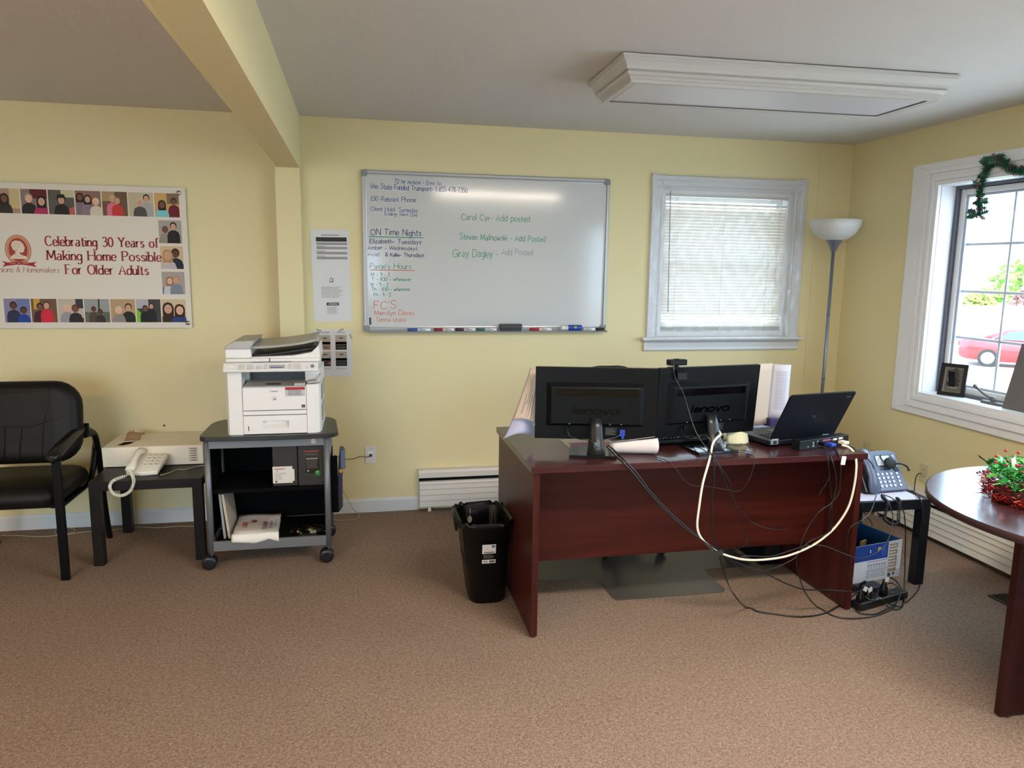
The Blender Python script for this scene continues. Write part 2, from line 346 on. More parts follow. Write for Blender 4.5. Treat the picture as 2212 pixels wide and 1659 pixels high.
def bars(mb, x0, x1, z0, z1, n, P, m, fill=.45, ragged=.3, seed=1):
    """n lines of small print as flat bars ; P maps (u,v) to a point"""
    r = random.Random(seed); hh = (z1-z0)/n
    for i in range(n):
        a = z1-(i+1)*hh+hh*(1-fill)/2; e = x1-(x1-x0)*r.uniform(0, ragged); u = x0
        while u < e:
            wd = min(r.uniform(.04, .16)*(x1-x0), e-u)
            mb.add([P(u, a), P(u+wd, a), P(u+wd, a+hh*fill), P(u, a+hh*fill)], [(0, 1, 2, 3)], m); u += wd+(x1-x0)*.02
# ================================================================ SETTING
H = 2.44; XR = 3.368; XL = -4.6; YF = -7.0
m_wall = mat('yellow_wall_paint', WALLC, .62, spec=.3, bump=.12, bscale=90)
m_ceil = mat('ceiling_paint', CEILC, .85, spec=.2, bump=.5, bscale=60)
m_trim = mat('white_trim_paint', TRIMC, .38, spec=.4)
m_carpet = carpet_mat()

def wall(name, axis, t0, t1, a0, a1, holes):
    us = sorted({a0, a1, *[h[0] for h in holes], *[h[1] for h in holes]}); vs = sorted({0, H, *[h[2] for h in holes], *[h[3] for h in holes]})
    mb = MB()
    for i in range(len(us)-1):
        j = 0
        while j < len(vs)-1:
            uc = (us[i]+us[i+1])/2
            def inside(q): return any(h[0] < uc < h[1] and h[2] < (vs[q]+vs[q+1])/2 < h[3] for h in holes)
            if inside(j): j += 1; continue
            k = j
            while k+1 < len(vs)-1 and not inside(k+1): k += 1
            if axis == 'y': mb.box(us[i], us[i+1], t0, t1, vs[j], vs[k+1])
            else: mb.box(t0, t1, us[i], us[i+1], vs[j], vs[k+1])
            j = k+1
    return struct(mb.build(name, m_wall))
W1 = (1.985, 2.945, 1.125, 2.105)
W2 = (-2.95, -.845, .862, 2.085); W3 = (-6.5, -3.7, .6, 2.2)
wall('wall_back', 'y', 0, .16, XL, XR+.2, [W1])
wall('wall_right', 'x', XR, XR+.2, YF, 0, [W2, W3])
wall('wall_left', 'x', XL-.15, XL, YF, .16, [])
wall('wall_front', 'y', YF-.15, YF, XL, XR+.2, [(-3.5, -.6, .6, 2.2), (.14, .36, 1.12, 1.8)])
struct(MB().box(XL, XR, YF, 0, -.1, 0).build('floor', m_carpet))
struct(MB().box(XL-.2, XR+.25, YF-.2, .2, H, H+.15).build('ceiling', m_ceil))
# dropped beam and the pilaster that carries it
bm_ = MB()
bm_.prism([(-.45, 2.145), (-.425, 2.13), (-.31, 2.13), (-.31, H), (-.45, H)], 'y', YF, 0)
struct(bm_.build('ceiling_beam', m_wall))
struct(MB().box(-.45, -.31, -.12, 0, 0, 2.131).build('wall_pilaster', m_wall, bevel=.003))
struct(MB().box(3.115, XR, -.004, 0, 0, H).build('trim_1', m_wall))
def base(name, x0, x1, y0, y1, ax):
    mb = MB()
    if ax == 'x': mb.prism([(0, 0), (-.014, 0), (-.014, .075), (-.006, .09), (0, .09)], 'x', x0, x1)
    else: mb.prism([(x0, 0), (x1, 0), (x1, .09), (x0, .09)], 'y', y0, y1)
    return struct(mb.build(name, m_trim))
base('baseboard_back', -.31, .37, 0, 0, 'x'); base('baseboard_back_left', XL, -.45, 0, 0, 'x')
base('baseboard_left', XL, XL+.014, YF, 0, 'y'); base('baseboard_front', 0, 0, 0, 0, 'x').location = (0, YF, 0)
# ---------------------------------------------------------------- window_1 (back wall, with blind)
m_vinyl = mat('white_vinyl_frame', (222, 222, 222), .35)
m_glass = clear('window_glass', (250, 252, 252), 1.)
w1 = struct(thing('window_1', '', '')); del w1['label'], w1['category']
x0, x1, z0, z1 = W1
MB().box(x0-.001, x0+.005, .001, .16, z0, z1).build('jamb', m_trim, w1); MB().box(x1-.005, x1+.001, .001, .16, z0, z1).build('jamb', m_trim, w1); MB().box(x0, x1, .001, .16, z1-.005, z1+.001).build('jamb', m_trim, w1)
prof = [(0, 0), (-.010, .0), (-.018, .008), (-.012, .018), (-.013, .045), (-.020, .055), (-.021, .078), (0, .085)]   # (y, distance from opening)
def casing(side):
    mb = MB()
    if side == 'left': mb.prism([(x0-d, y) for y, d in prof], 'z', z0, z1+.09)
    if side == 'right': mb.prism([(x1+d, y) for y, d in prof], 'z', z0, z1+.09)
    if side == 'top': mb.prism([(y-.0006, z1+d) for y, d in prof], 'x', x0-.085, x1+.085)
    return mb.build('casing', m_trim, w1)
for q in ('left', 'right', 'top'): casing(q)
MB().box(x0-.115, x1+.115, -.05, .02, z0-.022, z0).build('sill', m_trim, w1, bevel=.006)
MB().prism([(0, z0-.095), (-.012, z0-.095), (-.020, z0-.085), (-.016, z0-.065), (-.014, z0-.04), (-.026, z0-.022), (0, z0-.022)], 'x', x0-.095, x1+.09).build('apron', m_trim, w1)
mb = MB(); mb.box(x0, x0+.03, .02, .15, z0, z1).box(x1-.03, x1, .02, .15, z0, z1).box(x0+.03, x1-.03, .02, .15, z1-.03, z1).box(x0+.03, x1-.03, .02, .15, z0, z0+.03)
mb.build('window_frame', m_vinyl, w1)
zm = 1.625
for (a, b, yy) in ((z0+.03, zm+.02, .075), (zm-.02, z1-.03, .105)):
    mb = MB(); A, B = x0+.03, x1-.03
    mb.box(A, A+.04, yy, yy+.03, a, b).box(B-.04, B, yy, yy+.03, a, b).box(A+.04, B-.04, yy, yy+.03, a, a+.04).box(A+.04, B-.04, yy, yy+.03, b-.04, b)
    sash = mb.build('sash', m_vinyl, w1)
    MB().box(A+.04, B-.04, yy+.012, yy+.017, a+.04, b-.04).build('pane', m_glass, sash)
# ---------------------------------------------------------------- window_2 (right wall)
w2 = struct(thing('window_2', '', '')); del w2['label'], w2['category']
y0, y1, z0, z1 = W2
m_gasket = mat('grey_window_gasket', (88, 92, 104), .5)
m_case = mat('window_casing_paint', (232, 233, 238), .42)
pr = [(0, 0), (-.028, .0), (-.034, .008), (-.026, .016), (-.026, .028), (-.036, .036), (-.034, .050), (-.022, .058), (-.020, .072), (-.028, .080), (-.028, .092), (-.018, .100), (-.018, .235), (0, .235)]
def cas2(side):
    mb = MB(); pp = [(x*.9, d if d < .11 else d) for x, d in pr]
    if side == 'left': mb.prism([(XR+x, y1+d) for x, d in pp], 'z', z0-.145, z1+.135)
    if side == 'right': mb.prism([(XR+x, y0-d) for x, d in pp], 'z', z0-.145, z1+.135)
    k = .1355 if side == 'top' else .1455
    q = [(x-.0012, d if d < .11 else k) for x, d in pp]
    if side == 'top': mb.prism([(XR+x, z1+d) for x, d in q], 'y', y0-.235, y1+.2345)
    if side == 'bottom': mb.prism([(XR+x, z0-d) for x, d in q], 'y', y0-.235, y1+.2345)
    return mb.build('casing', m_case, w2)
# flat outer board plus stepped inner moulding, mitred by overlapping
def frame2(mat_, d0, d1, th, name='casing'):
    """picture-frame ring between offsets d0 and d1 outside the opening, thickness th from the wall"""
    for s_ in ('left', 'right', 'top', 'bottom'):
        mb = MB()
        def c(dy, dz): return (dy, dz)
        o0, o1 = d0, d1; zz1 = lambda d: z1+min(d, .135); zz0 = lambda d: z0-min(d, .145)
        P = {'left': [(y1+o0, zz0(o0)), (y1+o1, zz0(o1)), (y1+o1, zz1(o1)), (y1+o0, zz1(o0))],
             'right': [(y0-o0, zz0(o0)), (y0-o1, zz0(o1)), (y0-o1, zz1(o1)), (y0-o0, zz1(o0))],
             'top': [(y1+o0, zz1(o0)), (y1+o1, zz1(o1)), (y0-o1, zz1(o1)), (y0-o0, zz1(o0))],
             'bottom': [(y1+o0, zz0(o0)), (y1+o1, zz0(o1)), (y0-o1, zz0(o1)), (y0-o0, zz0(o0))]}[s_]
        mb.prism(P, 'x', XR-th, XR); mb.build(name, mat_, w2, bevel=.0025)
frame2(m_case, .098, .225, .018)
frame2(m_case, .070, .098, .030, 'moulding'); frame2(m_case, .052, .070, .022, 'moulding'); frame2(m_case, .026, .052, .032, 'moulding'); frame2(m_case, .0, .026, .024, 'moulding')
# reveal, gasket, sashes
m_rev = mat('window_reveal_paint', (226, 228, 236), .5)
mb = MB(); D0, D1 = XR, XR+.125
mb.box(D0-.001, D1+.06, y1-.003, y1+.01, z0, z1).box(D0-.001, D1+.06, y0-.01, y0+.003, z0, z1).box(D0-.001, D1+.06, y0, y1, z1-.003, z1+.01)
mb.build('reveal', m_rev, w2)
MB().box(D0-.002, D1+.06, y0, y1, z0-.014, z0+.002).build('sill', m_trim, w2)
def ring(mb, x0_, x1_, ya, yb, za, zb, t): 
    mb.box(x0_, x1_, ya, ya+t, za, zb).box(x0_, x1_, yb-t, yb, za, zb).box(x0_, x1_, ya+t, yb-t, za, za+t).box(x0_, x1_, ya+t, yb-t, zb-t, zb)
    return mb
cases = [(-1.90, y1), (y0, -1.90)]
cases = [(-1.90, y1-.003), (y0+.003, -1.90)]
for ya, yb in cases:
    ring(MB(), D1-.03, D1+.03, ya, yb, z0, z1, .020).build('gasket', m_gasket, w2)
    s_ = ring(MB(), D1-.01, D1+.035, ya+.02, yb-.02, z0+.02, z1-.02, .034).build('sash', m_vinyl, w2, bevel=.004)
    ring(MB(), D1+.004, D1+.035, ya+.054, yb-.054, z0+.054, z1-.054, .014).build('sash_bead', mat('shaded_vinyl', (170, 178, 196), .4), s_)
    MB().box(D1+.012, D1+.017, ya+.06, yb-.06, z0+.06, z1-.06).build('pane', m_glass, s_)
    n = 3; ga, gb = ya+.068, yb-.068; zc, zd = z0+.068, z1-.068
    mm = mat('white_grille_bar', (196, 198, 212), .4)
    for i in range(1, n):
        yy = gb-(gb-ga)*i/n
        MB().box(D1+.018, D1+.028, yy-.008, yy+.008, zc, zd).build('grille_bar', mm, s_, bevel=.003)
    for i in range(1, 4):
        zz = zc+(zd-zc)*i/4
        MB().box(D1+.0185, D1+.0275, ga, gb, zz-.008, zz+.008).build('grille_bar', mm, s_, bevel=.003)
# crank handle of the casement
m_crank = mat('grey_crank_metal', (98, 97, 98), .4, metal=.3)
cr = MB(); cr.box(D1-.078, D1-.035, -1.375, -1.235, z0, z0+.018).build('crank_base', m_crank, w2, bevel=.005)
cr = MB(); cr.cyl((D1-.056, -1.30, z0+.015), (D1-.056, -1.30, z0+.045), .014, n=14)
cr.tube([(D1-.056, -1.30, z0+.032), (D1-.075, -1.26, z0+.05), (D1-.082, -1.20, z0+.085)], .007, 8); cr.ball((D1-.082, -1.195, z0+.088), .012)
cr.build('crank_handle', m_crank, w2)
# unseen_window_3 further along and unseen_window_4 behind the camera, both unseen, enlarged for daylight
w3 = struct(thing('unseen_window_3', '', '')); del w3['label'], w3['category']
mb = ring(MB(), XR+.09, XR+.14, W3[0], W3[1], W3[2], W3[3], .05); mb.box(XR+.09, XR+.14, -5.13, -5.07, W3[2]+.05, W3[3]-.05); mb.build('sash', m_vinyl, w3)
MB().box(XR+.112, XR+.117, W3[0]+.05, W3[1]-.05, W3[2]+.05, W3[3]-.05).build('pane', m_glass, w3)
w4 = struct(thing('unseen_window_4', '', '')); del w4['label'], w4['category']
mb = MB(); a, b, c, d = -3.5, -.6, .6, 2.2
mb.box(a, a+.05, YF-.1, YF-.05, c, d).box(b-.05, b, YF-.1, YF-.05, c, d).box(a+.05, b-.05, YF-.1, YF-.05, c, c+.05).box(a+.05, b-.05, YF-.1, YF-.05, d-.05, d).build('sash', m_vinyl, w4)
# ---------------------------------------------------------------- outside
GZ = -1.75
og = MB(); og.box(3.9, 160, -60, 160, GZ-.3, GZ); og.box(-60, 3.9, .4, 160, GZ-.3, GZ); og.box(-60, 3.9, -90, -7.4, GZ-.3, GZ)
o = struct(og.build('ground', mat('sunlit_pavement', GROUND, .9, var=.06, vscale=.4)))
nb = MB(); nb.box(-4, 7.2, 6.0, 9.0, GZ, 2.33)
o = nb.build('neighbour_garage', mat('beige_siding', (190, 168, 130), .8)); tag(o, 'low beige garage wall beyond the blind of the back window', 'building')
nw = MB(); nw.box(-4, 5.9, 3.2, 3.35, GZ, 1.02)
o = nw.build('garden_wall', mat('white_wall_outside', (226, 226, 228), .8)); tag(o, 'low white garden wall outside the back window, below the garage', 'wall')
# ---------------------------------------------------------------- red car
m_red = mat('red_car_paint', (176, 12, 24), .3, spec=.5, coat=.6)
m_cglass = mat('car_window_glass', (52, 66, 82), .08, spec=.8)
m_tyre = mat('tyre_rubber', (30, 30, 32), .8); m_alloy = mat('alloy_wheel', (205, 205, 208), .35, metal=.4)
car = thing('car', 'red four-door sedan parked outside beyond the right-hand window', 'car', (22.25, 19.3, GZ), (0, 0, math.atan2(-.69, .72)))
def carsec(x, wy, zl, zh, r):     # cross-section ring of the lower body at x
    return [(x, -wy+r, zl), (x, -wy, zl+r), (x, -wy-.02, (zl+zh)/2), (x, -wy+.03, zh-.06), (x, -wy+.13, zh), (x, wy-.13, zh), (x, wy-.03, zh-.06), (x, wy+.02, (zl+zh)/2), (x, wy, zl+r), (x, wy-r, zl)]
prof = [(0, .70, .42, .88), (.06, .80, .32, .99), (.25, .86, .25, 1.03), (.75, .88, .22, 1.05), (1.25, .89, .2, 1.0), (2.4, .89, .2, .97), (3.3, .89, .2, .93), (3.9, .87, .22, .86), (4.35, .80, .25, .76), (4.6, .66, .32, .66)]
MB().rings([carsec(x, w_, a, b, .06) for x, w_, a, b in prof]).build('body', m_red, car)
def roofsec(x, wl, wh, zl, zh): return [(x, -wl, zl), (x, -wh, zh-.04), (x, -wh+.12, zh), (x, wh-.12, zh), (x, wh, zh-.04), (x, wl, zl)]
MB().rings([roofsec(.62, .76, .70, .98, 1.02), roofsec(1.1, .78, .62, .96, 1.24), roofsec(1.55, .79, .58, .95, 1.38), roofsec(2.2, .79, .58, .93, 1.41), roofsec(2.8, .79, .58, .92, 1.34), roofsec(3.45, .77, .66, .90, .94)]).build('roof', m_red, car)
for sgn in (-1, 1):
    for pts in ([(1.15, 1.0), (1.55, 1.30), (1.98, 1.345), (1.98, .99)], [(2.05, .99), (2.05, 1.345), (2.55, 1.32), (3.1, .98)], [(.92, 1.0), (1.08, 1.0), (1.42, 1.24)]):
        def ww(z): return sgn*(.815-(z-.95)*.47+.004)
        MB().poly([(x, ww(z), z) for x, z in pts]).build('side_window', m_cglass, car, solid=.006)
for x in (.95, 3.72):
    for sgn in (-1, 1):
        t = MB().cyl((x, sgn*.70, .32), (x, sgn*.915, .32), .32, n=28).build('wheel', m_tyre, car)
        MB().lathe([(.215, 0), (.21, .012), (.06, .022), (.001, .02)], n=24, X=Matrix.Translation((x, sgn*.914, .32)) @ Matrix.Rotation(-sgn*math.pi/2, 4, 'X')).build('rim', m_alloy, t)
MB().box(-.03, .06, -.72, -.42, .72, .88).build('tail_light', mat('tail_light_red', (120, 8, 16), .2), car)
MB().box(-.03, .06, .42, .72, .72, .88).build('tail_light', MATS['tail_light_red'], car)
for sgn in (-1, 1): MB().tube([(x, sgn*.925, .62) for x in (1.3, 2.2, 3.3)], .018, 6).build('side_trim', m_red, car)
# ---------------------------------------------------------------- hedge, bushes, bare tree
def bush(name, label, cat, c, rad, cols, n, seed):
    r = random.Random(seed); mb = MB(); ms = [mat('leaf_%d_%d_%d' % q, q, .8, trans=.3) for q in cols]
    for i in range(n):
        while True:
            u = Vector((r.uniform(-1, 1), r.uniform(-1, 1), r.uniform(-.1, 1)))
            if .35 < u.length < 1: break
        p = Vector((c[0]+u.x*rad[0]*(1-.25*u.z), c[1]+u.y*rad[1]*(1-.25*u.z), c[2]+max(.02, u.z)*rad[2]))
        s_ = r.uniform(.5, 1.2)*rad[3]; a = Vector((r.uniform(-1, 1), r.uniform(-1, 1), r.uniform(-.6, .6))).normalized(); b = a.orthogonal()
        mb.add([p-a*s_, p+b*s_*.5, p+a*s_, p-b*s_*.5], [(0, 1, 2, 3)], r.choice(ms))
    o = mb.build(name, None, normals=False); return tag(o, label, cat)
bush('hedge', 'low clipped yellow-green hedge far beyond the red car', 'hedge', (65.3, 63.9, GZ), (2.5, 1.0, 1.5, .3), [(150, 168, 74), (110, 132, 60), (176, 184, 96)], 900, 1).rotation_euler = (0, 0, 0)
bush('bush', 'bright green bush rising behind the purple one outside', 'bush', (79.0, 71.5, GZ), (5.6, 3.6, 5.6, .5), [(132, 170, 70), (96, 138, 52), (170, 196, 100)], 1000, 2)
bush('bush', 'reddish purple low bush outside at the right', 'bush', (71.9, 62.6, GZ), (3.0, 2.4, 3.2, .35), [(140, 90, 90), (112, 66, 72), (170, 124, 118)], 800, 3)
tr = thing('bare_tree', 'bare branching tree on the pavement outside, past the right edge', 'tree', (21.5, 4.5, GZ))
mb = MB(); rr = random.Random(5)
def branch(p, d, L, r_, k):
    q = p+d*L; mb.tube([p, p+d*L*.5+Vector((rr.uniform(-.1, .1), rr.uniform(-.1, .1), 0)), q], lambda t: r_*(1-.4*t), 5, sub=2)
    if k:
        for _ in range(3):
            e = (d+Vector((rr.uniform(-.8, .8), rr.uniform(-.8, .8), rr.uniform(-.1, .6)))).normalized(); branch(q, e, L*.68, r_*.6, k-1)
branch(Vector((0, 0, 0)), Vector((0, 0, 1)), 4.2, .2, 4)
mb.build('trunk', mat('bark', (86, 74, 66), .9), tr)
# ================================================================ HEATERS
m_heat = mat('heater_enamel', (214, 210, 204), .4); m_dark = mat('dark_gap', (16, 16, 17), .8); m_fin = mat('heater_fin_metal', (70, 70, 72), .5, metal=.5)
def heater(label, L, loc, rz):
    t = thing('baseboard_heater', label, 'heater', loc, (0, 0, rz))
    MB().box(0, L, -.012, 0, .03, .262).build('back_plate', m_dark, t)  # plate painted near-black so the gap under the cap looks deeply shaded
    MB().prism([(0, .240), (-.070, .228), (-.070, .262), (-.062, .276), (0, .276)], 'x', 0, L).build('top_cap', m_heat, t)
    # front panel : each pressed rib stands proud of the joint under it
    mb = MB(); z = .034; pts = [(-.052, z), (-.070, z)]
    hts = [.040, .038, .038, .036]
    for h in hts:
        pts += [(-.072, z+.002), (-.066, z+h-.004), (-.063, z+h-.002), (-.063, z+h)]; z += h
    pts += [(-.075, z), (-.070, z+.016), (-.052, z+.018)]
    mb.prism(pts, 'x', .004, L-.004); mb.build('front_panel', m_heat, t)
    mb = MB(); n = int(L/.012)
    for i in range(n): mb.box(.03+i*.012, .0315+i*.012, -.045, -.014, .07, .19)
    mb.cyl((.02, -.03, .13), (L-.02, -.03, .13), .011, n=10)
    o = mb.build('fins', m_fin, t, normals=False); o['kind'] = 'stuff'
    MB().box(.002, L-.002, -.05, -.012, .150, .155).build('damper', m_fin, t)
    for x in (-.001, L-.001): MB().prism([(0, .028), (-.066, .028), (-.071, .05), (-.071, .27), (-.062, .277), (0, .277)], 'x', x, x+.002).build('end_cap', m_heat, t)
    for x in (.06, L-.1): MB().box(x, x+.02, -.06, -.035, 0, .034).build('foot', m_heat, t)
    return t
heater('white baseboard heater on the back wall behind the wastebasket and the desk', 2.72, (.37, -.0005, 0), 0)
heater('white baseboard heater along the right wall below the round table', 5.2, (XR-.0005, -.55, 0), -math.pi/2)

# ================================================================ WALL PLATES
m_plate = mat('white_wall_plate', (222, 220, 220), .35)
def plate(label, loc, rz, kind='outlet', m=m_plate, cat='wall outlet', name='wall_outlet'):
    t = thing(name, label, cat, loc, (0, 0, rz))
    MB().box(-.035, .035, -.006, 0, -.057, .057).build('plate', m, t, bevel=.003)
    if kind == 'outlet':
        for dz in (-.0195, .0195):
            r = MB().prism([(.016*math.cos(a), dz+.0145*math.sin(a)) for a in [k*math.pi/8 for k in range(16)]], 'y', -.008, -.005).build('receptacle', m, t)
            MB().box(-.007, -.005, -.0085, -.0078, dz-.004, dz+.006).box(.005, .007, -.0085, -.0078, dz-.004, dz+.006).build('slot', m_dark, r)
        MB().cyl((0, -.0065, 0), (0, -.0055, 0), .003, n=8).build('screw', mat('screw_metal', (170, 170, 170), .3, metal=.8), t)
    else:
        MB().box(-.008, .008, -.0085, -.005, -.012, .004).build('jack', m_dark, t)
        MB().box(-.019, .019, -.0066, -.0058, .010, .022).build('sticker', col(244, 244, 244), t)
        for dz in (-.041, .041): MB().cyl((0, -.0072, dz), (0, -.0055, dz), .003, n=8).build('screw', mat('screw_metal', (170, 170, 170), .3, metal=.8), t)
    return t
plate('white phone jack plate on the back wall beside the printer cart', (.0695, 0, .379), 0, 'jack', name='phone_jack', cat='phone jack')
m_pl2 = mat('cream_wall_plate', (206, 196, 158), .45)
plate('cream outlet with a black plug, right wall nearest the round table', (XR, -.935, .374), -math.pi/2, m=m_pl2)
plate('cream outlet with a plug, right wall just behind the desk phone', (XR, -.495, .352), -math.pi/2, m=m_pl2)
plate('cream blank-looking outlet nearest the corner, above the phone handset', (XR, -.40, .392), -math.pi/2, m=m_pl2)
MB().cyl((-1.15, .001, .606), (-1.15, -.004, .606), .006, n=8).build('wall_anchor', m_dark)
tag(bpy.data.objects['wall_anchor'], 'small dark hole plug in the yellow wall above the cardboard box', 'wall anchor')

# ================================================================ WHITEBOARD
wb = thing('whiteboard', 'large wall-mounted whiteboard with handwritten notes between pilaster and window', 'whiteboard', (0, 0, 0))
m_alu = mat('brushed_aluminium', (176, 177, 180), .32, metal=.35); m_board = mat('whiteboard_enamel', (196, 196, 197), .13, spec=.55, coat=.5)
m_corner = mat('grey_corner_cap', (128, 130, 132), .45)
bx0, bx1, bz0, bz1 = .040, 1.612, 1.172, 2.145
MB().box(bx0+.012, bx1-.012, -.012, -.002, bz0+.012, bz1-.012).build('panel', m_board, wb)
for s_ in range(4):
    mb = MB(); p4 = [(0, -.001), (0, -.021), (.006, -.024), (.018, -.024), (.022, -.014), (.030, -.0125), (.030, -.001)]
    if s_ == 0: mb.prism([(bx0+a, y) for a, y in p4], 'z', bz0, bz1)
    if s_ == 1: mb.prism([(bx1-a, y) for a, y in p4], 'z', bz0, bz1)
    if s_ == 2: mb.prism([(y, bz1-a) for a, y in p4], 'x', bx0+.03, bx1-.03)
    if s_ == 3: mb.prism([(y, bz0+a) for a, y in p4], 'x', bx0+.03, bx1-.03)
    mb.build('frame_rail', m_alu, wb)
for (cx, sx) in ((bx0, 1), (bx1, -1)):
    for (cz, sz) in ((bz0, 1), (bz1, -1)):
        r_ = .022; w_ = .036; pts = [(cx+sx*w_, cz-sz*.002), (cx+sx*w_, cz+sz*.03), (cx+sx*.03, cz+sz*w_), (cx-sx*.002, cz+sz*w_)]+[(cx-sx*.002+sx*r_*(1-math.cos(a)), cz-sz*.002+sz*r_*(1-math.sin(a))) for a in (0, .4, .8, 1.2, 1.57)]
        MB().prism(pts, 'y', -.0275, -.001).build('corner_cap', m_corner, wb, bevel=.002)
tray = MB(); tray.prism([(-.024, bz0+.004), (-.068, bz0-.006), (-.072, bz0+.001), (-.068, bz0-.002), (-.024, bz0+.012)], 'x', bx0+.03, bx1-.012)
tray.build('marker_tray', m_alu, wb)
MB().box(bx1-.013, bx1-.006, -.074, -.02, bz0-.008, bz0+.004).build('tray_end', m_corner, wb)
MB().box(bx0+.034, bx0+.046, -.0136, -.012, bz0+.040, bz0+.085).build('dark_clip', mat('dark_magnet', (50, 52, 58), .5), wb)
# handwriting : thin dried ink on the enamel
BLU, NAV, GRN, ORG, VIO = (col(56, 92, 148, .4), col(26, 34, 96, .4), col(30, 140, 112, .4), col(208, 104, 62, .4), col(112, 116, 146, .4))
def wr(s, x0_, x1_, z, size, m, lw=.1, drop=.0):
    mb = MB(); text(mb, s, (x0_, -.0128, z), (1, 0, drop), (0, 0, 1), size, lw, m, jit=.06, slant=.04, gap=1.3, fit=x1_-x0_)
    return mb.build('handwriting', None, wb, normals=False)
for q in (('72 hr notice - Ems to', .236, .523, 2.074, .024, BLU, .12, -.012), ('Veo State Funded Transport- 1-855-478-7350', .093, .686, 2.038, .029, BLU, .11, -.012),
          ('130 Reboot Phone', .095, .366, 1.964, .027, BLU, .11), ('Client Hold- Sameday', .094, .378, 1.906, .025, BLU, .1, -.012), ('Ending- Next Day', .177, .376, 1.881, .019, BLU, .12, -.012),
          ('ON Time Nights', .091, .398, 1.762, .036, NAV, .1), ('Elizabeth- Tuesdays', .085, .398, 1.712, .026, NAV, .12), ('Amber - Wednesdays', .072, .373, 1.674, .022, NAV, .12), ('Ariel', .072, .141, 1.633, .022, BLU, .1), ('& Kellie- Thursdays', .178, .415, 1.633, .022, NAV, .14),
          ("Paige's Hours", .084, .335, 1.558, .032, GRN, .09), ('M - 9 - 2', .088, .204, 1.511, .022, GRN, .12), ('T - 830 - whenever', .092, .333, 1.484, .021, GRN, .13), ('W - 9 - 2', .084, .194, 1.452, .021, GRN, .12), ('Th - 830 - whenever', .090, .329, 1.423, .021, GRN, .13), ('Fri - 9 - 2', .104, .208, 1.389, .022, GRN, .12),
          ("FC'S", .104, .239, 1.311, .047, ORG, .075), ('Mercilyn Daves', .107, .352, 1.272, .030, ORG, .09), ('Teresa Uraco', .113, .298, 1.230, .027, ORG, .09),
          ('Carol Cyr- Add posted', .648, 1.086, 1.866, .036, GRN, .09, -.006), ('Steven Malinowski - Add Posted', .639, 1.191, 1.745, .036, GRN, .09, -.006), ('Giray Dagley -', .595, .884, 1.637, .046, GRN, .075), ('Add Posted', .908, 1.110, 1.655, .036, VIO, .07)): wr(*q)
MB().box(.081, .412, -.0129, -.0126, 1.748, 1.753).build('underline', GRN, wb); MB().box(.084, .355, -.0129, -.0126, 1.547, 1.5515).build('underline', ORG, wb)
# markers in the tray
def marker(label, xa, xb, capcol, cap_left=True, r=.0088, stripe=None):
    z = bz0+.0115; L = xb-xa; t = thing('dry_erase_marker', label, 'marker', (xa, -.050, z), group='dry-erase markers in the whiteboard tray')
    mc = mat('cap_%d_%d_%d' % capcol, capcol, .4); mbod = mat('marker_barrel', (232, 232, 230), .35)
    c0, c1 = (0, .42) if cap_left else (.58, 1)
    B0, B1 = (.42, 1) if cap_left else (0, .58)
    MB().cyl((B0*L, 0, 0), (B1*L, 0, 0), r, n=14).build('barrel', mbod, t)
    MB().cyl((c0*L, 0, 0), (c1*L, 0, 0), r*1.08, n=14).build('cap', mc, t)
    mb = MB(); k = stripe or capcol; mk = col(*k)
    X0 = (B0+.08)*L
    mb.add([(X0, -r-.0004, 0), (X0+.018, -r-.0004, .0065), (X0+.021, -r-.0004, .0045), (X0+.006, -r-.0004, 0), (X0+.021, -r-.0004, -.0045), (X0+.018, -r-.0004, -.0065)], [(0, 1, 2, 3), (0, 3, 4, 5)], mk)
    mb.add([(X0+.016, -r-.0004, -.002), (X0+.042, -r-.0004, -.002), (X0+.042, -r-.0004, .002), (X0+.016, -r-.0004, .002)], [(0, 1, 2, 3)], mk)
    mb.build('print', None, t, normals=False)
marker('white marker with a blue cap, leftmost in the whiteboard tray', .308, .452, (38, 80, 150))
marker('white marker with a red cap, next after the blue one in the tray', .474, .600, (150, 24, 38))
marker('white marker with a dark maroon cap, left half of the whiteboard tray', .608, .735, (72, 34, 42), stripe=(50, 50, 60))
marker('white marker with a green cap beside the eraser', .742, .872, (50, 104, 80))
marker('white marker with a red cap, right of the eraser', 1.092, 1.233, (164, 28, 40))
marker('white marker with a black cap at the right end of the tray', 1.452, 1.590, (24, 24, 26), cap_left=False)
t = thing('board_eraser', 'dark grey felt eraser standing in the whiteboard tray', 'eraser', (.965, -.048, bz0+.004))
MB().box(-.073, .073, -.018, .018, .012, .042).build('felt', mat('grey_felt', (78, 78, 80), .95, bump=.6, bscale=300), t, bevel=.006)
MB().box(-.070, .070, -.016, .016, .0, .012).build('backing', mat('eraser_backing', (46, 46, 48), .5), t, bevel=.002)
t = thing('cleaner_bottle', 'blue and white board cleaner bottle lying in the tray', 'bottle', (1.296, -.048, bz0+.020))
MB().rings([[(x, r*math.cos(a), r*math.sin(a)) for a in [k*math.pi/8 for k in range(16)]] for x, r in ((.050, .0175), (.055, .019), (.140, .019), (.143, .017))]).build('bottle', mat('blue_label', (36, 60, 150), .35), t)
MB().cyl((0, 0, 0), (.034, 0, 0), .0135, n=14).cyl((.034, 0, 0), (.052, 0, 0), .011, .017, n=14).build('cap', mat('white_plastic', (226, 226, 224), .4), t)
MB().box(.088, .104, -.0196, -.0150, -.002, .012).build('emblem', col(130, 190, 60), t)

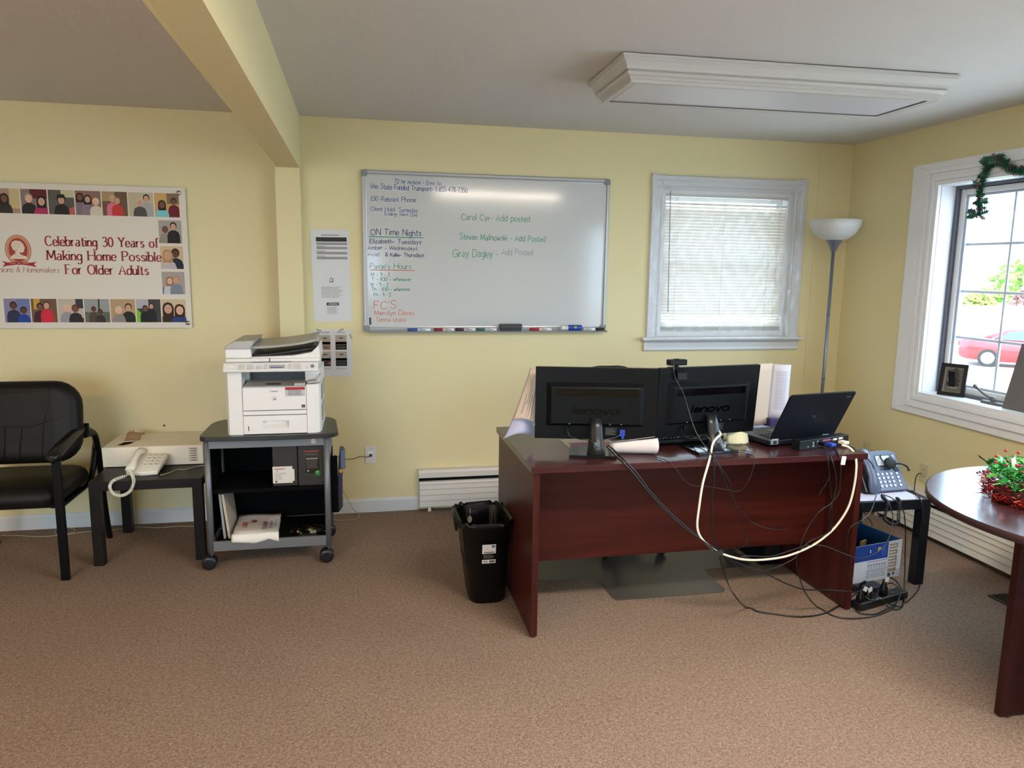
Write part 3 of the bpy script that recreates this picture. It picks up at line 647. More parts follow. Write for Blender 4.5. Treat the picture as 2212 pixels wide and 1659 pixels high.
# ================================================================ TAPED SHEETS
m_paper = mat('white_paper', (214, 212, 214), .8); DK = col(52, 52, 54); GY = col(150, 148, 150); GL = col(176, 174, 176); TX = col(112, 112, 116)
sh = thing('taped_notice', 'tall notice of two joined white sheets taped beside the whiteboard', 'notice', (-.258, 0, 1.231), (0, math.radians(-.6), 0))
def bend(mb, w, h, y0_=-.002, amp=.003, nu=4, nv=8): return mb.grid(lambda u, v: (u*w, y0_-amp*math.sin(math.pi*v)*.6-amp*.5*math.sin(u*3.1), v*h), nu, nv)
MB().box(0, .226, -.0035, -.0015, 0, .284).build('sheet', m_paper, sh); MB().box(-.002, .224, -.0042, -.0022, .278, .556).build('sheet', m_paper, sh)
def P2(y): return lambda u, v: (u, y, v)
mb = MB(); y = -.0046
mb.box(.028, .210, y-.0002, y, .484, .510, DK)
for i, z in enumerate((.466, .440, .410, .380)): mb.box(.030, .212, y-.0002, y, z-.002, z+.013, GY)
for i, z in enumerate((.454, .426, .396)): mb.box(.030, .080, y-.0002, y, z, z+.003, TX)
bars(mb, .062, .165, .518, .526, 1, P2(y), TX, .7, 0); mb.build('printed_table', None, sh, normals=False)
mb = MB(); y = -.0039; bars(mb, .05, .19, .145, .215, 11, P2(y), GY, .45, .3, 3); mb.box(.078, .152, y-.0002, y, .098, .116, DK); bars(mb, .09, .145, .101, .113, 1, P2(y-.0003), GL, .7, 0, 5)
bars(mb, .08, .15, .045, .092, 8, P2(y), GY, .45, .35, 4)
mb.tube([(.104, y, .243), (.102, y, .256), (.111, y, .266), (.120, y, .256), (.118, y, .243)], .0018, 4, DK, sub=4); mb.box(.100, .122, y-.0002, y, .240, .244, DK)
mb.build('printed_text', None, sh, normals=False)
s2 = thing('taped_photo_guide', 'white sheet with four printer photos taped above the printer', 'notice', (-.262, 0, .888))
MB().box(0, .228, -.003, -.001, 0, .292).build('sheet', m_paper, s2)
for i, (x, z) in enumerate(((.030, .168), (.128, .168), (.030, .066), (.128, .066))):
    mb = MB(); mb.box(x, x+.068, -.0034, -.003, z+.036, z+.092, col(176, 162, 150)); mb.box(x, x+.068, -.0034, -.003, z, z+.050, col(40, 38, 38) if i else col(150, 120, 108))
    mb.box(x+.024, x+.046, -.0038, -.0033, z+.070, z+.076, col(30, 30, 30)); mb.box(x+.006, x+.062, -.0038, -.0033, z+.030, z+.034, col(96, 94, 92)); mb.box(x+.010, x+.058, -.0038, -.0033, z+.012, z+.018, col(80, 78, 78))
    if i == 2: mb.ball((x+.06, -.003, z+.018), .010, col(200, 90, 100), 8, (1, .1, 1))
    mb.build('printed_photo', None, s2, normals=False)
mb = MB()
for x in (.042, .136):
    bars(mb, x, x+.056, .270, .282, 2, P2(-.0034), TX, .5, .2, int(x*100)); bars(mb, x-.006, x+.066, .046, .056, 2, P2(-.0034), GY, .5, .2, int(x*77))
mb.build('printed_text', None, s2, normals=False)
for x, z, a in ((.03, .29, .3), (.165, .292, -.4), (.222, .25, 1.2)):
    MB().box(-.016, .016, -.0044, -.0034, -.006, .006, X=Matrix.Translation((x, 0, z)) @ Matrix.Rotation(a, 4, 'Y')).build('tape', clear('clear_tape', (240, 240, 236), 2., .15), s2)

# ================================================================ POSTER
po = thing('banner', 'white anniversary banner with red lettering and photo border on standoffs', 'banner', (-.958, 0, 1.196))
m_ban = mat('banner_white', (214, 205, 192), .45)
PW, PH = 2.1, .808
MB().box(-PW, 0, -.022, -.016, 0, PH).build('board', m_ban, po, bevel=.001)
for x, z in ((-.034, .778), (-.022, .030), (-PW+.03, .778), (-PW+.03, .03)):
    MB().lathe([(.010, 0), (.010, .018), (.0135, .020), (.0135, .025), (.010, .029), (.001, .031)], n=18, X=Matrix.Translation((x, -.003, z)) @ Matrix.Rotation(math.pi/2, 4, 'X')).build('standoff', mat('chrome', (200, 200, 200), .15, metal=1.), po)
MAR = col(150, 52, 62)
def bt(s, x, z, size, lw=.13, fit=1., m=MAR, name='lettering'):
    mb = MB(); text(mb, s, (x, -.0224, z), (1, 0, 0), (0, 0, 1), size, lw, m, contrast=.55, serif=True, fit=fit, gap=1.5, center=True)
    return mb.build(name, None, po, normals=False)
bt('Celebrating 30 Years of', -.457, .466, .053, .17, .589); bt('Making Home Possible', -.450, .387, .053, .17, .598); bt('For Older Adults', -.441, .309, .053, .17, .435)
mb = MB(); text(mb, 'Companions & Homemakers', (-1.100, -.0224, .316), (1, 0, 0), (0, 0, 1), .030, .10, col(150, 92, 92), contrast=.4, slant=.22, fit=.405, gap=1.2); mb.build('lettering', None, po, normals=False)
# oval cameo emblem
def ell(mb, cx, cz, a, b, y, m, n=36): return mb.poly([(cx+a*math.cos(2*math.pi*k/n), y, cz+b*math.sin(2*math.pi*k/n)) for k in range(n)], m)
mb = MB(); cx, cz = -.893, .440
ell(mb, cx, cz, .066, .083, -.0222, col(120, 62, 42)); ell(mb, cx, cz, .063, .080, -.0223, col(216, 160, 122)); ell(mb, cx, cz, .056, .073, -.0224, col(168, 98, 72)); ell(mb, cx, cz, .053, .070, -.0225, col(210, 150, 116)); ell(mb, cx, cz, .048, .065, -.0226, col(156, 66, 56))
IV = col(222, 204, 186)
head = [(.004, -.012), (.020, -.016), (.030, -.006), (.030, .004), (.036, .010), (.031, .020), (.028, .034), (.014, .048), (-.010, .052), (-.028, .042), (-.034, .022), (-.026, .002), (-.014, -.008), (-.016, -.020), (-.036, -.034), (-.044, -.050), (.044, -.050), (.040, -.036), (.012, -.026)]
mb.poly([(cx+a, -.0228, cz+b) for a, b in head], IV)
LN = col(170, 130, 118)
for pts in ([(-.026, .03), (-.01, .036), (.006, .030), (.02, .036)], [(-.03, .016), (-.014, .022), (0, .016), (.014, .020)], [(-.014, .01), (-.004, .004), (-.008, -.006), (-.016, 0)], [(-.02, -.024), (-.004, -.036), (.014, -.034)]):
    mb.tube([(cx+a, -.0229, cz+b) for a, b in pts], .0009, 4, LN, sub=3)
rb = [(-.086, -.062), (-.060, -.070), (0, -.064), (.060, -.070), (.090, -.064), (.074, -.078), (.088, -.094), (.058, -.088), (0, -.080), (-.058, -.088), (-.086, -.094), (-.072, -.078)]
mb.poly([(cx+a, -.0230, cz+b) for a, b in rb], col(158, 44, 48))
text(mb, 'Over 30 Years', (cx, -.0232, cz-.0775), (1, 0, 0), (0, 0, 1), .010, .14, col(214, 160, 150), center=True, wide=1.1)
mb.build('emblem', None, po, normals=False)
# photographs along the border : flat prints of people
SK = [(206, 158, 132), (120, 82, 64), (224, 176, 150), (96, 64, 50), (196, 150, 122)]
def photo(x, z, w_, h_, bg, bg2, people, extra=()):
    mb = MB(); y = -.0223
    mb.add([(x, y, z), (x+w_, y, z), (x+w_, y, z+h_), (x, y, z+h_)], [(0, 1, 2, 3)], col(*bg))
    if bg2:
        c, (a, b, d, e) = bg2; mb.add([(x+a*w_, y-.0001, z+b*h_), (x+d*w_, y-.0001, z+b*h_), (x+d*w_, y-.0001, z+e*h_), (x+a*w_, y-.0001, z+e*h_)], [(0, 1, 2, 3)], col(*c))
    for c, pts in extra: mb.poly([(x+a*w_, y-.00015, z+b*h_) for a, b in pts], col(*c))
    for k, (u, v, s_, skin, hair, top, style) in enumerate(people):
        yy = y-.0003*(k+1); hx, hz = x+u*w_, z+v*h_; r = s_*h_
        clampx = lambda q: min(max(q, x), x+w_)
        body = [(-1.9, -9), (-1.9, -3.0), (-1.5, -1.8), (-.5, -1.2), (.5, -1.2), (1.5, -1.8), (1.9, -3.0), (1.9, -9)]
        mb.poly([(clampx(hx+a*r), yy, max(z, hz+b*r)) for a, b in body], col(*top))
        if style == 'l': mb.poly([(clampx(hx+a*r), yy-.00005, hz+b*r) for a, b in ((-1.1, -1.7), (-1.15, .2), (-.8, 1.1), (0, 1.4), (.8, 1.1), (1.15, .2), (1.1, -1.7))], col(*hair))
        else: mb.poly([(clampx(hx+1.02*r*math.cos(t_)), yy-.00005, hz+.15*r+1.2*r*math.sin(t_)) for t_ in [q*math.pi/8 for q in range(16)]], col(*hair))
        mb.poly([(clampx(hx+.78*r*math.cos(t_)), yy-.0001, hz-.12*r+1.0*r*math.sin(t_)) for t_ in [q*math.pi/8 for q in range(16)]], col(*SK[skin]))
        if style == 'h': mb.poly([(clampx(hx+a*r), yy-.00015, hz+b*r) for a, b in ((-1.7, .5), (1.7, .5), (1.0, .75), (.8, 1.5), (-.8, 1.5), (-1.0, .75))], col(*hair))
        sk = SK[skin]; dk = tuple(int(q*.45) for q in sk)
        for e in (-.3, .3): mb.poly([(clampx(hx+(e+.11*math.cos(t_))*r), yy-.00018, hz+(.06+.07*math.sin(t_))*r) for t_ in [q*math.pi/3 for q in range(6)]], col(*dk))
        mb.poly([(clampx(hx+a*r), yy-.00018, hz+b*r) for a, b in ((-.3, -.48), (0, -.6), (.3, -.48), (0, -.52))], col(150, 60, 60))
        mb.poly([(clampx(hx+a*r), yy-.00018, hz+b*r) for a, b in ((-.07, -.25), (.1, -.25), (0, .05))], col(*[int(q*.85) for q in sk]))
    return mb.build('photo_print', None, po, normals=False)
BK = (38, 34, 34); WH = (200, 192, 184); GYH = (190, 184, 178)
tw, th = .132, .134; tz = .640
tops = [((168, 140, 118), ((196, 176, 130), (.62, .2, 1, 1)), [(.08, .66, .14, 0, WH, (150, 140, 138), 's'), (.42, .60, .15, 1, BK, (52, 48, 42), 'l')]),
 ((132, 116, 110), ((96, 36, 40), (.35, .62, 1, 1)), [(.30, .62, .15, 2, (170, 150, 140), (44, 40, 38), 's'), (.78, .52, .16, 0, BK, (170, 50, 90), 'l')]),
 ((92, 88, 80), ((196, 188, 150), (.5, .7, 1, 1)), [(.50, .60, .15, 0, (34, 32, 32), (40, 38, 38), 'h')], [((190, 96, 90), ((.7, 0), (1, 0), (1, .35), (.72, .2)))]),
 ((138, 106, 96), None, [(.18, .74, .13, 1, BK, (128, 112, 120), 'l'), (.48, .66, .13, 0, BK, (140, 120, 130), 'l'), (.80, .55, .13, 2, (214, 196, 160), (206, 198, 176), 's')]),
 ((110, 84, 66), ((170, 140, 100), (0, .6, .5, 1)), [(.42, .70, .13, 0, (186, 160, 130), (214, 116, 132), 's'), (.60, .62, .12, 0, (160, 120, 90), (196, 62, 56), 's')]),
 ((192, 178, 150), None, [(.72, .76, .13, 0, (44, 36, 34), (168, 166, 168), 's'), (.45, .58, .14, 0, (204, 180, 160), (82, 78, 76), 's')]),
 ((204, 162, 104), ((130, 110, 84), (.5, .55, 1, 1)), [(.78, .66, .12, 1, (40, 26, 26), (110, 36, 44), 's'), (.30, .52, .14, 1, BK, (126, 196, 206), 'l')])]
for i, q in enumerate(tops): photo(-.036-(7-i)*(tw+.006)+.006, tz, tw, th, *q)
bots = [((134, 126, 158), ((110, 120, 160), (.5, .5, 1, 1)), [(.36, .70, .14, 3, BK, (44, 52, 76), 's'), (.74, .50, .13, 3, BK, (40, 66, 150), 's')]),
 ((110, 84, 66), ((196, 150, 60), (.1, .55, .35, 1)), [(.34, .66, .13, 1, (40, 26, 26), (66, 36, 48), 's'), (.60, .72, .13, 0, (90, 60, 44), (206, 44, 62), 's')]),
 ((190, 176, 160), ((60, 60, 70), (.7, .6, 1, 1)), [(.36, .62, .15, 2, GYH, (150, 146, 158), 's'), (.68, .58, .14, 1, (110, 40, 36), (46, 40, 44), 's')], [((140, 26, 60), ((.5, 0), (1, 0), (1, .2), (.6, .14)))]),
 ((150, 152, 150), ((96, 104, 92), (0, 0, 1, .45)), [(.36, .56, .10, 3, (60, 48, 44), (84, 70, 62), 's'), (.62, .44, .10, 3, BK, (58, 52, 50), 's')], [((50, 44, 42), ((.54, .4), (.60, .4), (.62, 1), (.56, 1)))]),
 ((178, 150, 112), None, [(.72, .64, .14, 0, (50, 40, 36), (42, 40, 42), 's'), (.32, .52, .14, 2, GYH, (140, 134, 134), 's')]),
 ((70, 66, 64), ((176, 170, 180), (0, .6, .5, 1)), [(.62, .70, .10, 0, BK, (40, 40, 44), 's'), (.36, .60, .11, 1, BK, (36, 36, 38), 's')], [((120, 190, 60), ((0, 0), (.2, 0), (.26, .3), (0, .62)))]),
 ((206, 184, 150), None, [(.26, .60, .20, 0, (52, 36, 32), (54, 42, 38), 'l'), (.74, .54, .19, 2, (58, 38, 34), (50, 66, 120), 'l')])]
for i, q in enumerate(bots): photo(-.030-(7-i)*(tw+.006)+.006, .034, tw, th, *q)
sides = [((168, 158, 150), None, [(.28, .58, .13, 1, (90, 80, 76), (150, 138, 124), 's'), (.64, .74, .14, 0, (40, 36, 36), (40, 38, 40), 's')], [((60, 50, 46), ((0, 0), (.5, 0), (.5, .2), (0, .16)))]),
 ((206, 178, 140), None, [(.66, .68, .17, 3, (38, 30, 30), (40, 44, 60), 's'), (.32, .60, .19, 0, (176, 140, 96), (190, 180, 178), 'l')]),
 ((168, 156, 150), ((104, 110, 140), (0, 0, .45, .3)), [(.34, .60, .14, 2, (150, 110, 84), (196, 196, 196), 'l'), (.62, .64, .14, 0, (168, 140, 110), (126, 134, 150), 's')])]
for i, q in enumerate(sides): photo(-.030-.124-i*-.001, .492-i*.147, .124, .130, *q)
# ================================================================ BLIND AND FILM ON window_1
bl = thing('window_blind', 'white horizontal mini blind closed inside the back window', 'blind', (2.465, .045, 1.13))
m_slat = mat('blind_slat', (232, 226, 214), .5, trans=SLATT); m_rail = mat('blind_rail', (205, 200, 192), .4)
A, B = -.462, .462
MB().box(A-.012, B+.012, -.016, .016, .928, .962).build('headrail', m_rail, bl, bevel=.003)
for x in (A-.014, B-.018): MB().box(x, x+.032, -.020, .018, .922, .967).build('bracket', mat('clear_bracket', (190, 184, 174), .3), bl, bevel=.002)
sm = MB(); n = 6; pr_ = [(-.0125+.025*i/n, .0022*(1-((i-n/2)/(n/2))**2)) for i in range(n+1)]
sm.add([(A, a, b) for a, b in pr_]+[(B, a, b) for a, b in pr_], [(i, i+1, n+2+i, n+1+i) for i in range(n)], None, True)
s0 = sm.build('slat', m_slat, bl, normals=False)
N = 40
for i in range(N):
    z = .072+i*.0208
    f = s0 if i == 0 else copypart(s0, bl)
    op = 40 if (.085 < z < .150) else 44 if z > .855 else 79
    f.location = (0, 0, z); f.rotation_euler = (math.radians(op + (i*7 % 3)-1), 0, random.uniform(-.001, .001))
mb = MB()
for k in range(6): mb.box(A, B, -.0125, .0125, .036+k*.0045, .0385+k*.0045)
mb.build('stacked_slats', m_rail, bl)
MB().box(A, B, -.013, .013, .016, .034).build('bottom_rail', m_rail, bl, bevel=.003)
for x in (-.35, -.015, .325):
    MB().cyl((x, -.0135, .03), (x, -.0135, .93), .0009, n=6).cyl((x, .0135, .03), (x, .0135, .93), .0009, n=6).build('ladder_cord', mat('white_cord', (214, 208, 200), .8), bl)
MB().tube([(.392, -.018, .93), (.388, -.018, .5), (.380, -.017, .12)], .001, 5).tube([(.404, -.018, .93), (.398, -.018, .5), (.392, -.017, .10)], .001, 5).build('lift_cord', MATS['white_cord'], bl)
MB().cyl((-.418, -.026, .955), (-.400, -.030, .16), .0035, n=8).cyl((-.418, -.018, .945), (-.418, -.028, .965), .002, n=6).build('tilt_wand', mat('clear_wand', (168, 164, 170), .25), bl)

rf = random.Random(3); wr_ = [(rf.uniform(0, 1), rf.uniform(0, 1), rf.uniform(.5, 1.5)) for _ in range(30)]
def film(u, v):
    x = 1.905+u*1.125; z = 1.055+v*1.145
    e = min(u, 1-u, v, 1-v)*6; e = min(1, e)
    d = .0012*math.sin(60*u+35*v)+.0010*math.sin(95*u-50*v+2)+.002*(1-e)*math.sin(180*(u+v))
    sill = .046*max(0, 1-abs(z-1.115)/.06)
    return (x, -.0285-.004*e+d-max(0, sill-.01)*.75, z)
fo = MB().grid(film, 90, 90).build('window_film', clear('shrink_film', (250, 250, 252), 1.0, .08, bump=.5, bscale=5, stretch=(2.2, 1, .45), haze=.03), normals=False)
tag(fo, 'clear wrinkled plastic insulation film taped over the back window', 'window film')

# ================================================================ FLOOR LAMP
lp = thing('floor_lamp', 'torchiere floor lamp with white bowl shade in the far corner', 'lamp', (3.032, -.35, 0))
m_lm = mat('lamp_grey_metal', (112, 118, 132), .35, metal=.5)
MB().lathe([(.001, 0), (.125, 0), (.128, .006), (.120, .018), (.03, .030), (.014, .045), (.001, .046)], n=36).build('base', m_lm, lp)
MB().cyl((0, 0, .03), (0, 0, 1.71), .0105, n=16).build('pole', m_lm, lp)
for z in (.45, .88, 1.3): MB().cyl((0, 0, z-.008), (0, 0, z+.008), .012, n=16).build('collar', m_lm, lp)
MB().lathe([(.0105, 1.70), (.018, 1.712), (.030, 1.745), (.052, 1.778), (.058, 1.784), (.001, 1.786)], n=28).build('neck', m_lm, lp)
k = [(.058, 1.778), (.095, 1.792), (.130, 1.825), (.150, 1.862), (.160, 1.905), (.156, 1.906), (.146, 1.864), (.126, 1.829), (.092, 1.797), (.001, 1.786)]
MB().lathe(k, n=40, caps=False).build('lamp_shade', mat('opal_white_shade', (226, 226, 224), .35, trans=.35), lp)
MB().tube([(.01, .02, .02), (.07, .12, .008), (.12, .26, .006)], .003, 6).build('cord', mat('black_plastic', (24, 24, 26), .45), lp)
MB().cyl((.045, 0, 1.752), (.085, 0, 1.754), .0016, n=6).build('switch', m_plate, lp)

# ================================================================ CEILING LIGHTS
m_fx = mat('fixture_wood_white', (196, 194, 192), .45); m_lens = mat('acrylic_lens', (206, 206, 214), .35)
def fixture(label, loc, rz, lit=False, lampc=LAMPC):
    t = thing('ceiling_light', label, 'ceiling light', loc, (0, 0, rz))
    Lx, Ly = .711, .202
    prof = [(0, 0), (.005, -.002), (.006, .010), (.013, .012), (.013, .021), (.024, .026), (.030, .036), (.024, .043), (.034, .045), (.036, .056), (.046, .072), (.055, .080), (.055, .085), (.060, .087), (.060, .097), (-.002, .097)]
    def ringp(d, z): return [(-Lx-d, -Ly-d, z), (Lx+d, -Ly-d, z), (Lx+d, Ly+d, z), (-Lx-d, Ly+d, z)]
    for i in range(4):      # four mitred sides
        R = []
        for d, z in prof:
            r_ = ringp(d, z-.101); R.append([r_[i], r_[(i+1) % 4]])
        vs = [q for pr in R for q in pr]; n_ = len(R); mb = MB()
        inner = ringp(-.022, -.101); inner2 = ringp(-.022, -.005)
        vs += [inner[i], inner[(i+1) % 4], inner2[i], inner2[(i+1) % 4]]
        fs = [(2*a, 2*a+1, 2*a+3, 2*a+2) for a in range(n_-1)]+[(0, 1, 2*n_+1, 2*n_), (2*n_, 2*n_+1, 2*n_+3, 2*n_+2)]
        mb.add(vs, fs); mb.build('crown_side', m_fx, t, normals=False)
    MB().box(-Lx+.0, Lx-.0, -Ly, Ly, -.008, -.001).build('back_pan', mat('dark_pan', (40, 38, 38), .7), t)
    mm = mat('lit_lens_%d' % lampc[2], (255, 240, 214), .4, emit=(lampc, LAMP)) if lit else m_lens
    MB().box(-Lx+.023, Lx-.023, -Ly+.023, Ly-.023, -.096, -.093).build('lens', mm, t)
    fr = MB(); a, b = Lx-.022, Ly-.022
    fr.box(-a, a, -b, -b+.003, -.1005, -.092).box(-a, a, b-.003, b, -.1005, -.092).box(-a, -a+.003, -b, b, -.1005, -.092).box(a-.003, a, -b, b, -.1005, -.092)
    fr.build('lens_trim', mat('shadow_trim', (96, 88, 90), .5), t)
    return t
fixture('white crown-moulded ceiling light box above the desk, switched off', (1.843, -1.487, H-.001), math.radians(-1.5))
fixture('lit crown-moulded ceiling light box behind the camera', (1.52, -3.35, H-.001), math.radians(-2.6), True)
fixture('unseen lit ceiling light box added to warm the left half of the room', (-2.5, -4.4, H-.001), 0, True, LAMPL)  # out-of-view lamp added to give the banner wall warm light

# ================================================================ WINDOW SILL THINGS
pf = thing('picture_frame', 'small black picture frame with dark photo on the right window sill', 'picture frame', (3.372, -.962, .8655), (0, 0, math.atan2(-.130, .066)))
X_ = Matrix.Rotation(math.radians(-9), 4, 'X'); m_blk = mat('black_frame', (22, 22, 26), .35)
fw, fh = .146, .190
mb = MB(); t_ = .022
mb.box(0, t_, 0, .016, 0, fh, X=X_).box(fw-t_, fw, 0, .016, 0, fh, X=X_).box(t_, fw-t_, 0, .016, 0, t_, X=X_).box(t_, fw-t_, 0, .016, fh-t_, fh, X=X_); mb.build('frame', m_blk, pf)
mb = MB(); mb.box(t_-.002, fw-t_+.002, .007, .010, t_-.002, fh-t_+.002, col(128, 124, 116), X=X_)
mb.box(t_+.012, fw-t_-.004, .0064, .007, t_+.004, fh-t_-.010, col(92, 90, 86), X=X_)
for (a, b, r1, r2, c) in ((.074, .120, .032, .026, (70, 70, 68)), (.062, .098, .022, .018, (120, 118, 112)), (.090, .092, .022, .016, (54, 54, 54)), (.074, .070, .034, .020, (44, 44, 46)), (.070, .108, .01, .008, (150, 148, 142)), (.082, .150, .016, .016, (64, 62, 60)), (.076, .052, .026, .006, (150, 148, 140))):
    mb.poly([X_ @ Vector((a+r1*math.cos(q*math.pi/7), .0060-.0001*a*30, b+r2*math.sin(q*math.pi/7))) for q in range(14)], col(*c))
mb.build('photo_print', None, pf, normals=False)
MB().box(t_, fw-t_, .0052, .0056, t_, fh-t_, X=X_).build('pane', clear('frame_glass', (255, 255, 255), .5), pf)
MB().box(.055, .09, .016, .019, .02, .15, X=Matrix.Rotation(math.radians(14), 4, 'X') @ Matrix.Translation((0, .01, -.006))).build('easel_back', m_blk, pf)
gb = MB().box(-.005, .005, 0, .46, 0, .356, X=Matrix.Rotation(math.radians(13), 4, 'Y')).build('grey_board', mat('grey_fabric_board', (104, 102, 104), .9, bump=.3, bscale=300), bevel=.002)
gb.location = (3.375, -1.885, .8665); tag(gb, 'grey fabric-covered board leaning on the right window sill', 'board')
# garland over the right window
def holly(size=.03):
    mb = MB(); pts = [(0, 0)]; n = 4
    for i in range(n): pts += [(.28+.03*i, .14+.22*i), (.13, .24+.2*i)]
    left = [(-x, y) for x, y in pts[1:]][::-1]; full = pts+[(0, 1.1)]+left
    mb.prism([(x*size, y*size) for x, y in full], 'z', -.0004, .0004); return mb
rg = random.Random(11)
m_hl = [mat('holly_green_%d' % i, c, .45, trans=.25) for i, c in enumerate([(24, 88, 66), (20, 70, 60), (40, 112, 80)])]
m_nd = mat('pine_needle', (30, 86, 74), .6, trans=.25); m_berry = mat('red_berry', (170, 30, 52), .3)
ga = thing('holly_garland', 'green holly garland with red berries draped over the right window', 'garland', (3.325, -1.19, 1.9))
path = [(0, .004, -.01), (0, .018, .06), (-.002, .012, .15), (-.004, -.01, .225), (-.006, -.05, .275), (-.006, -.10, .262), (-.006, -.17, .215), (-.006, -.27, .185), (-.006, -.45, .165), (-.006, -.8, .15), (-.006, -1.3, .155), (-.006, -1.7, .17)]
C_ = catmull(path, 10)
MB().tube(C_, .003, 5, sub=1).build('wire_stem', m_nd, ga)
mb = MB()
for i in range(len(C_)-1):
    d = (C_[i+1]-C_[i])
    for k in range(44):
        p = C_[i]+d*rg.random(); u = Vector((rg.uniform(-.5, .55), rg.uniform(-1, 1), rg.uniform(-1, 1))).normalized()
        L = rg.uniform(.022, .044); s_ = u.cross(Vector((1, .3, .2))).normalized()*.0013
        mb.add([p-s_, p+s_, p+u*L], [(0, 1, 2)])
o = mb.build('needles', m_nd, ga, normals=False); o['kind'] = 'stuff'
lm = [holly(.044).build('holly_leaf', m, ga) for m in m_hl]
for i in range(64):
    p = C_[int((i/64)**1.25*(len(C_)-1))]+Vector((rg.uniform(-.014, .002), rg.uniform(-.022, .022), rg.uniform(-.022, .022)))
    q = lm[i] if i < 3 else copypart(lm[i % 3], ga); q.location = p; q.rotation_euler = (rg.uniform(0, 6.3), math.pi/2+rg.uniform(-.6, .6), rg.uniform(-.6, .6))
b0 = MB().ball((0, 0, 0), .0055, n=8).build('berry', m_berry, ga)
for i in range(40):
    p = C_[int((i/40)**1.2*(len(C_)-1))]+Vector((rg.uniform(-.028, -.004), rg.uniform(-.04, .04), rg.uniform(-.034, .034)))
    q = b0 if i == 0 else copypart(b0, ga); q.location = p
lf = holly(.03).build('loose_leaf', mat('pale_leaf', (150, 164, 160), .6, trans=.3), ga); lf.location = (.03, -.075, -.02); lf.rotation_euler = (.4, math.pi/2, 2.6)

# ================================================================ FLOOR VENT
fv = thing('floor_vent', 'dark slotted floor register beside the round table leg', 'vent', (3.09, -1.93, .0))
m_vent = mat('vent_brown_metal', (52, 46, 42), .5, metal=.3)
mb = MB(); ring_ = ((-.055, -.045, -.13, .13), (.045, .055, -.13, .13), (-.045, .045, -.13, -.12), (.045-.09, .045, .12, .13))
for a, b, c, d in ring_: mb.box(a, b, c, d, 0, .006)
mb.build('vent_frame', m_vent, fv)
MB().box(-.045, .045, -.12, .12, .0005, .0015).build('vent_well', m_dark, fv)
sl = MB().box(-.045, .045, -.0022, .0022, .001, .0055).build('vent_slat', m_vent, fv)
for i in range(18):
    q = sl if i == 0 else copypart(sl, fv); q.location = (0, -.113+i*.0133, 0)

# ================================================================ ROUND TABLE
rt = thing('round_table', 'round dark mahogany conference table with panel legs by the window', 'table', (2.65, -2.67, 0))
m_mah_top = wood_mat('mahogany_top', (52, 24, 30), (68, 34, 38), .27, 0, 4., .35)
m_mah = wood_mat('mahogany_panel', (40, 16, 15), (56, 23, 20), .42, 2, 4.)
m_edge = mat('dark_table_edge', (44, 26, 30), .4)
R0 = .606
MB().lathe([(.001, .722), (R0-.004, .722), (R0, .726), (R0, .747), (R0-.003, .750), (.001, .750)], n=96, smooth=False).build('tabletop', m_mah_top, rt)
MB().lathe([(R0-.001, .7235), (R0+.0012, .7245), (R0+.0012, .7475), (R0-.001, .7485)], n=96, caps=False).build('edge_band', m_edge, rt)
MB().box(-.415, .415, -.014, .014, .006, .722).build('leg_panel', m_mah, rt); MB().box(-.014, .014, .0142, .30, .006, .722).build('leg_panel', m_mah, rt); MB().box(-.014, .014, -.415, -.0142, .006, .722).build('leg_panel', m_mah, rt)
for x, y in ((-.38, 0), (.38, 0), (0, .26), (0, -.38)): MB().cyl((x, y, 0), (x, y, .007), .016, n=12).build('glide', m_blk, rt)
# tinsel centrepiece
wc = thing('tinsel_wreath', 'red and green tinsel wreath centrepiece with holly leaves on the round table', 'wreath', (2.435, -2.53, .751))
m_tg = mat('green_tinsel', (40, 130, 50), .22, metal=.7); m_tr = mat('red_tinsel', (150, 34, 26), .22, metal=.7)
rw = random.Random(21)
def wp(a, rr, z): return Vector((rr*math.cos(a), rr*math.sin(a), z))
mg = MB(); mr = MB()
for k in range(7800):
    a = rw.uniform(0, 6.283); ph = rw.uniform(-1.0, 4.1); rr = .115+.062*math.cos(ph)*rw.uniform(.5, 1); z = .055+.10*math.sin(ph)*rw.uniform(.5, 1)
    p = wp(a, rr, z*.9); u = Vector((rw.uniform(-1, 1), rw.uniform(-1, 1), rw.uniform(-.6, 1))).normalized(); L = rw.uniform(.010, .026)
    s_ = u.orthogonal().normalized()*rw.uniform(.0012, .0024); tgt = mg if z > .085+.02*math.sin(3*a) else mr
    p.z = max(p.z, .008)
    q = p+u*L; q.z = max(q.z, .004)
    tgt.add([p-s_, p+s_, q+s_*.4, q-s_*.4], [(0, 1, 2, 3)])
o = mg.build('green_tinsel', m_tg, wc, normals=False); o['kind'] = 'stuff'; o = mr.build('red_tinsel', m_tr, wc, normals=False); o['kind'] = 'stuff'
MB().lathe([(.10, 0), (.13, 0), (.135, .03), (.12, .05), (.10, .03), (.10, 0)], n=24, caps=False).build('wreath_base', mat('wreath_dark', (40, 34, 30), .8), wc)
lm = [holly(.040).build('holly_leaf', m, wc) for m in (mat('foil_leaf', (36, 120, 56), .25, metal=.3), mat('foil_leaf_light', (84, 160, 60), .25, metal=.3))]
for i in range(46):
    a = rw.uniform(0, 6.283); q = lm[i] if i < 2 else copypart(lm[i % 2], wc); q.location = wp(a, rw.uniform(.07, .17), rw.uniform(.07, .135)); q.rotation_euler = (rw.uniform(-.9, .9), rw.uniform(-.9, .9), rw.uniform(0, 6.28))
b0 = MB().ball((0, 0, 0), .006, n=8).build('berry', m_berry, wc)
for i in range(40):
    a = rw.uniform(0, 6.283); q = b0 if i == 0 else copypart(b0, wc); q.location = wp(a, rw.uniform(.08, .18), rw.uniform(.08, .155))
pt = MB()
